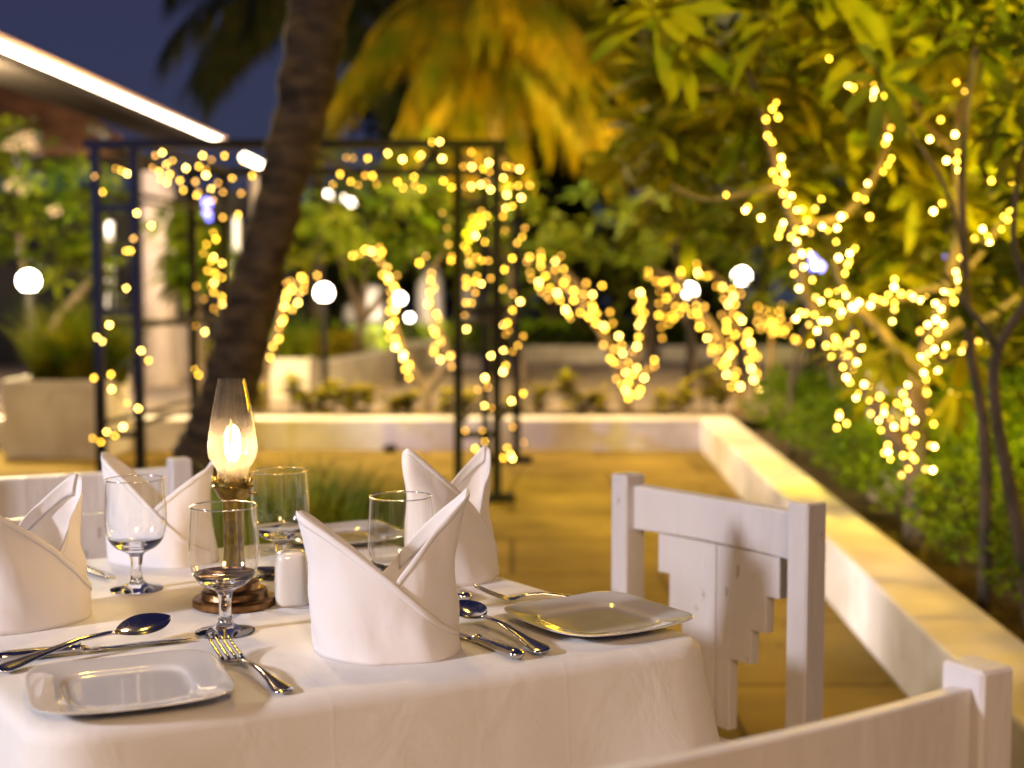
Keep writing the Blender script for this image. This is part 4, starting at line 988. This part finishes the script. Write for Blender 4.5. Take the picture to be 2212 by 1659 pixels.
# ---------------------------------------------------------------- pavilion at the left
VPX, VPY = 1195., 630.
ZE = 3.05
def eave(px, py, z=ZE):
    a = at(px, py, 1.0) - V((0, 0, CH)); return V((0, 0, CH)) + a * ((z - CH) / a.z)
pav = empty('pavilion', (-6, 17, 0), 'restaurant pavilion with white light strips along its eaves', 'building')
e0 = eave(-150, 34); e1 = eave(485, 308)
ed = (e1 - e0).normalized()
b = MB(); b.tube([e0, e1], .026, 8); local(b, pav).build('light_strip', M['led'], pav)
b = MB(); b.tube([e0 + V((.01, 0, .055)), e1 + V((.01, 0, .055)) + ed * .15], .024, 6); local(b, pav).build('strip_housing', M['ledend'], pav)
for (xa, ya, xb, yb) in ((528, 340, 570, 360), (682, 408, 712, 424), (744, 431, 760, 439)):
    q0 = eave(xa, ya); q1 = eave(xb, yb); b = MB(); b.tube([q0, q1], .055 * q0.y / 19, 8); local(b, pav).build('light_strip', M['led'], pav)
lft = V((-1, 0, 0))
b = MB(); q0, q1 = e0 + V((-.10, 0, -.07)), e1 + V((-.10, 0, -.07))
b.add([q0, q1, q1 + lft * .52, q0 + lft * .52, q0 + V((0, 0, .16)), q1 + V((0, 0, .16)), q1 + lft * .52 + V((0, 0, .16)), q0 + lft * .52 + V((0, 0, .16))], [(0, 1, 2, 3), (7, 6, 5, 4), (0, 4, 5, 1), (3, 2, 6, 7), (1, 5, 6, 2), (0, 3, 7, 4)])
local(b, pav).build('soffit', M['soffit'], pav, False)
# tiled roof with rounded tile ridges, facing the camera
b = MB(); x0, x1 = at(-220, 330, 18).x, at(300, 330, 18).x; zE = at(200, 332, 18).z; nr = 40; pts = []
for j in range(14):
    for i in range(nr * 4 + 1):
        x = x0 + (x1 - x0 - 4.2 * j / 13) * i / (nr * 4); ph = (i % 4) / 4 * 2 * PI
        s_ = j / 13
        pts.append(V((x, 18 + s_ * 3.4, zE + s_ * 2.6 + .05 * math.cos(ph) + .02 * (j % 2))))
b.grid(pts, nr * 4 + 1, 14); o = local(b, pav).build('tiled_roof', M['tile'], pav); o.modifiers.new('s', 'SOLIDIFY').thickness = .03
b = MB(); b.box(((x0 + x1) / 2, 18, zE - .13), (x1 - x0 + .4, .12, .2)); local(b, pav).build('eave_board', M['soffit'], pav, False)
b = MB(); b.box(((x0 + x1) / 2 - .6, 21.6, 1.4), (x1 - x0 + 3.4, .15, 2.8)); local(b, pav).build('wall', M['darkwall'], pav, False)
for (cx_, cy_, D, w_) in ((349, 830, 17.2, 66), (566, 800, 20.5, 40)):
    c_ = at(cx_, cy_, D); b = MB(); r_ = w_ / 2 * D / FPX
    prof = []
    pts = []; n = 48; zt = at(cx_, 372, D).z
    for z in (0.0, .25, .26, zt):
        for k in range(n):
            rr2 = r_ * (1 + .04 * math.cos(k * 2 * PI / n * 12)) * (1.25 if z < .255 else 1); th = 2 * PI * k / n
            pts.append((c_.x + rr2 * math.cos(th), D + rr2 * math.sin(th), z))
    b.grid(pts, n, 4, True); local(b, pav).build('column', M['pillar'], pav)
b = MB(); c_ = at(405, 800, 18.5); b.box((c_.x, 18.5, .36), (.5, .4, .72)); local(b, pav).build('plinth', M['pillar'], pav, False)
def tubelamp(px, y0, y1, D, m_, label, w_=.035):
    p0, p1 = at(px, y1, D), at(px, y0, D); b = MB(); b.tube([V((p0.x, D, 0)), p0], .03, 6); root = empty('tube_lamp', V((p0.x, D, 0)), label, 'lamp')
    local(b, root).build('stand', M['iron'], root); b = MB(); b.tube([p0, p1], w_, 10); local(b, root).build('tube', m_, root); return root
tubelamp(237, 480, 518, 16, M['tube'], 'upper white tube lamp seen through the near left leg of the arch', .04)
tubelamp(237, 560, 680, 16.3, M['tube'], 'lower white tube lamp seen through the near left leg of the arch', .05)
tubelamp(447, 430, 480, 17, M['blue'], 'blue tube lamp right of the pale column', .05)
tubelamp(511, 470, 610, 17, M['tube'], 'pale tube lamp just left of the leaning palm trunk', .04)

# ---------------------------------------------------------------- lamps
def globelamp(px, py, rpx, D, label, post=True):
    c_ = at(px, py, D); r_ = rpx * D / FPX
    root = empty('globe_lamp', V((c_.x, D, 0)), label, 'globe lamp', 'white globe lamps on short posts')
    b = MB(); b.tube([V((c_.x, D, 0)), V((c_.x, D, c_.z - r_ * .9))], .035, 10); local(b, root).build('post', M['iron'], root)
    b = MB(); b.lathe([(r_ * .45, -r_ * 1.05), (r_ * .5, -r_ * .85)], 20, c_); local(b, root).build('collar', M['iron'], root)
    b = MB(); b.lathe([(r_ * math.sin(PI * k / 14), -r_ * math.cos(PI * k / 14)) for k in range(15)], 24, c_, cap=False); local(b, root).build('globe', M['globe'], root)
globelamp(700, 632, 18, 14.5, 'lit globe lamp just right of the leaning palm trunk')
globelamp(62, 607, 22, 11.5, 'lit globe lamp at the far left above the white planter')
globelamp(864, 645, 11, 17, 'lit globe lamp seen through the arch beside the lit branch')
globelamp(885, 686, 7, 22, 'small distant lit globe lamp low in the arch opening')
globelamp(1490, 628, 15, 14, 'lit globe lamp among the lights of the two legged frangipani')
globelamp(1602, 597, 18, 12.8, 'lit globe lamp highest and rightmost, beside the big frangipani leaves')
# a white pillar under the far left globe
def bluelamp(px, py, D, r_, label, m_):
    c_ = at(px, py, D); root = empty('blue_lamp', V((c_.x, D, 0)), label, 'lamp')
    b = MB(); b.tube([V((c_.x, D, 0)), c_], .02, 6); local(b, root).build('stand', M['iron'], root)
    b = MB(); b.lathe([(r_ * math.sin(PI * k / 10), -r_ * 1.8 * math.cos(PI * k / 10)) for k in range(11)], 14, c_, cap=False); local(b, root).build('lens', m_, root)
bluelamp(1760, 578, 12, .018, 'small piercing blue white lamp among the big frangipani lights', M['bluehot'])
bluelamp(1788, 565, 12.2, .09, 'blue lamp glowing right of the piercing blue white one', M['blue'])
bluelamp(1748, 560, 12.4, .07, 'blue lamp glowing left of the piercing blue white one', M['blue'])
bluelamp(1994, 612, 12, .06, 'narrow blue lamp above the level frangipani branch', M['blue'])
bluelamp(2062, 560, 12, .09, 'blue lamp behind the slim pale barked tree', M['blue'])
bluelamp(2060, 600, 12.1, .06, 'lower blue lamp behind the slim pale barked tree', M['blue'])
light('SPOT', 'blue_wash', (-4.6, 5.2, 2.2), 900, (.12, .25, 1), .1, (at(240, 560, DN).x, DN, 1.4), 26)

# ---------------------------------------------------------------- planters and garden masonry
def boxthing(name, x0, x1, ytop, ybot, D, dep, m_, label, cat, rim=.03, group=None):
    a, c_ = at(x0, ybot, D), at(x1, ytop, D); root = empty(name, V(((a.x + c_.x) / 2, D + dep / 2, 0)), label, cat, group)
    wx = c_.x - a.x; h = c_.z
    b = MB(); b.box((0, 0, (h - .06) / 2), (wx, dep, h - .06), bev=.008); b.build('body', m_, root, False)
    b = MB()
    for s in (-1, 1):
        b.box((s * (wx / 2 - rim / 2), 0, h - .03), (rim + .004, dep + .006, .06)); b.box((0, s * (dep / 2 - rim / 2), h - .03), (wx - rim * 2 - .006, rim + .003, .06))
    b.build('rim', m_, root, False)
    b = MB(); b.box((0, 0, h - .045), (wx - .065, dep - .065, .02)); b.build('soil', M['soil'], root, False)
    return root, a.x, c_.x, h
root, xa, xb, h = boxthing('planter_box', 8, 232, 822, 960, 9.5, .55, M['wall'], 'large square white planter box at the far left', 'planter')
rnd = random.Random(31); b = MB(); grass(b, rnd, (xa + xb) / 2 + .1, 9.75, .34, .2, 900, .35, .85, h - .04, .02, .45); 
tag(b.build('ornamental_grass', M['grass']), 'tall ornamental grass growing in the far left planter box', 'grass')
root, xa, xb, h = boxthing('planter_wall', 568, 668, 775, 860, 14.6, .5, M['wall'], 'small white planter block right of the palm trunk', 'planter')
rnd = random.Random(32); b = MB(); grass(b, rnd, (xa + xb) / 2, 14.85, .24, .2, 260, .3, .8, h - .04, .03, .5)
tag(b.build('spiky_plant', M['leafl']), 'spiky plant growing in the small white planter block', 'plant')
# diagonal bed wall with golden hedge
b = MB(); a, c_ = G(668, 862, 0), G(925, 800, 0); dv = (c_ - a).normalized(); nv = V((-dv.y, dv.x, 0))
pts = [a, c_, c_ + nv * .2, a + nv * .2]; b.add([(q.x, q.y, 0) for q in pts] + [(q.x, q.y, .38) for q in pts], [(0, 1, 2, 3)[::-1], (4, 5, 6, 7), (0, 1, 5, 4), (1, 2, 6, 5), (2, 3, 7, 6), (3, 0, 4, 7)])
o = b.build('garden_wall', M['wall'], None, False); tag(o, 'low pale wall running diagonally in front of the golden hedge', 'wall')
b = MB(); rnd = random.Random(33)
for i in range(2600):
    q = a + dv * rnd.uniform(.1, (c_ - a).length * .72) + nv * rnd.uniform(.3, 1.5); q.z = rnd.uniform(.25, .62) + .06 * noise.noise(q * 2)
    b.leaf(q, V((rnd.uniform(-1, 1), rnd.uniform(-1, 1), rnd.uniform(.2, 1))), V((0, 0, 1)), .14, .05, .2, .2, 2)
tag(b.build('golden_hedge', M['hedgey']), 'clipped yellow green hedge behind the diagonal garden wall', 'hedge')
boxthing('planter_wall', 845, 935, 738, 800, 20.5, .5, M['wall'], 'distant white planter block at the end of the diagonal wall', 'planter')
b = MB(); p0, p1 = at(1125, 780, 22.6), at(1760, 780, 22.6); hh = at(1400, 747, 22.6).z; b.box(((p0.x + p1.x) / 2, 22.6, hh / 2), (p1.x - p0.x, .3, hh), bev=.01)
tag(b.build('kerb_wall', M['wall'], None, False), 'long low white kerb wall across the back of the path', 'wall')
b = MB(); rnd = random.Random(34)
for i in range(5200):
    q = V((rnd.uniform(p0.x - 9, p1.x + 3), rnd.uniform(22.9, 25), 0)); q.z = rnd.uniform(.05, .55) + .12 * noise.noise(q)
    b.leaf(q, V((rnd.uniform(-1, 1), rnd.uniform(-1, 1), rnd.uniform(.2, 1))), V((0, 0, 1)), .3, .1, .2, .2, 2)
tag(b.build('shrub_border', M['leafl']), 'mass of low shrubs behind the kerb wall at the back', kind='stuff')
# bright floodlit white columns at the back of the arch opening
def whitepillar(px, w_, y0, y1, D, label):
    c_ = at(px, y1, D); r_ = w_ / 2 * D / FPX; zt = at(px, y0, D).z; root = empty('white_pillar', V((c_.x, D, 0)), label, 'pillar', 'floodlit white garden pillars')
    b = MB(); b.lathe([(r_ * 1.2, 0), (r_ * 1.2, .15), (r_, .17), (r_ * .96, zt * .8), (r_ * .7, zt * .95), (.02, zt)], 24); b.build('shaft', M['wall'], root, True, 40)
    return root
whitepillar(806, 48, 612, 740, 24, 'widest floodlit white pillar seen in the arch opening')
whitepillar(757, 34, 655, 740, 24.5, 'short floodlit white pillar left of the widest one')
whitepillar(930, 60, 570, 740, 25, 'tall pale pillar beside the right legs of the arch')
whitepillar(1010, 40, 590, 745, 26, 'pale pillar seen between the right legs of the arch')
light('POINT', 'pillar_flood', at(800, 715, 23), 160, (1, .82, .6), .1)
light('POINT', 'pillar_flood', at(940, 715, 24), 90, (1, .75, .6), .1)
# the white stone urn in the right bed
uc = at(1935, 1010, 6.9); uz = at(1935, 800, 6.9).z
root = empty('stone_urn', V((uc.x, 6.9, .1)), 'pale stone urn with a broad rim behind the lit frangipani trunk', 'urn')
b = MB(); k = .20; hz = uz - .1
b.lathe([(0, 0), (k * .7, 0), (k * .7, .06), (k * .5, .09), (k * .36, .2), (k * .42, hz * .42), (k * .70, hz * .58), (k * .86, hz * .80), (k * .84, hz * .92), (k * .98, hz * .96), (k * .98, hz), (k * .8, hz), (k * .74, hz * .93), (0, hz * .9)], 40, cap=False)
b.build('bowl', M['pillar'], root, True, 40)
# seedlings in the bed behind the far wall
sx = [(560, 50), (632, 70), (665, 40), (700, 38), (722, 60), (760, 45), (792, 55), (852, 36), (884, 42), (968, 44), (1010, 40), (1112, 38), (1165, 55), (1222, 75), (1255, 40), (1290, 44), (1430, 40), (1470, 55), (1525, 80), (1558, 60)]
labs = ['beside the palm trunk', 'below the small white planter block', 'short, right of the taller one under the planter block', 'small, left of the tall sprig', 'tall sprig left of the arch centre', 'low, right of the tall sprig', 'bushy, left of the forked frangipani', 'tiny, close left of the forked frangipani', 'small, touching the forked frangipani base', 'just left of the near arch post', 'between the right legs of the arch', 'small, just right of the arch legs', 'second right of the arch legs', 'tallest and roundest, left of the leaning frangipani', 'small, right of the roundest one', 'thin, close left of the leaning frangipani base', 'small, right of the leaning frangipani base', 'bushy, right of the leaning frangipani', 'tall thin one near the wall corner', 'nearest the wall corner']
for i, ((x, hp), lab) in enumerate(zip(sx, labs)):
    D = 10.65; bx = at(x, 890, D); h = 1.2 * hp * D / FPX; rnd = random.Random(i)
    root = empty('seedling', V((bx.x, D, .2)), 'seedling in the far bed, ' + lab, 'plant', 'seedlings planted behind the far wall')
    b = MB(); b.tube([(0, 0, 0), (rnd.uniform(-.02, .02), 0, h * .9)], .008, 5); b.build('stem', M['barkg'], root)
    b = MB()
    for k in range(60):
        z = h * rnd.uniform(.1 if hp < 60 else .35, 1); th = rnd.uniform(0, 2 * PI)
        b.leaf((0, 0, z), V((math.cos(th), math.sin(th), rnd.uniform(-.1, .8))), V((0, 0, 1)), rnd.uniform(.08, .19), .07, .2, .2, 2)
    b.build('foliage', M['hedgey'], root)

# small dark stone lying at the foot of the far wall
p_ = G(855, 962, 0); b = MB(); pts = []; n = 14
for j in range(8):
    ph = PI * j / 7
    for i in range(n):
        th = 2 * PI * i / n; q = V((math.sin(ph) * math.cos(th), math.sin(ph) * math.sin(th), -math.cos(ph))); r_ = 1 + .25 * noise.noise(q * 1.7)
        pts.append((q.x * .055 * r_, q.y * .04 * r_, .03 + q.z * .03 * r_))
b.grid(pts, n, 8, True); o = b.build('stone', M['iron']); o.location = (p_.x, WA.y - .12, 0); tag(o, 'small dark stone lying at the foot of the far low wall', 'stone')
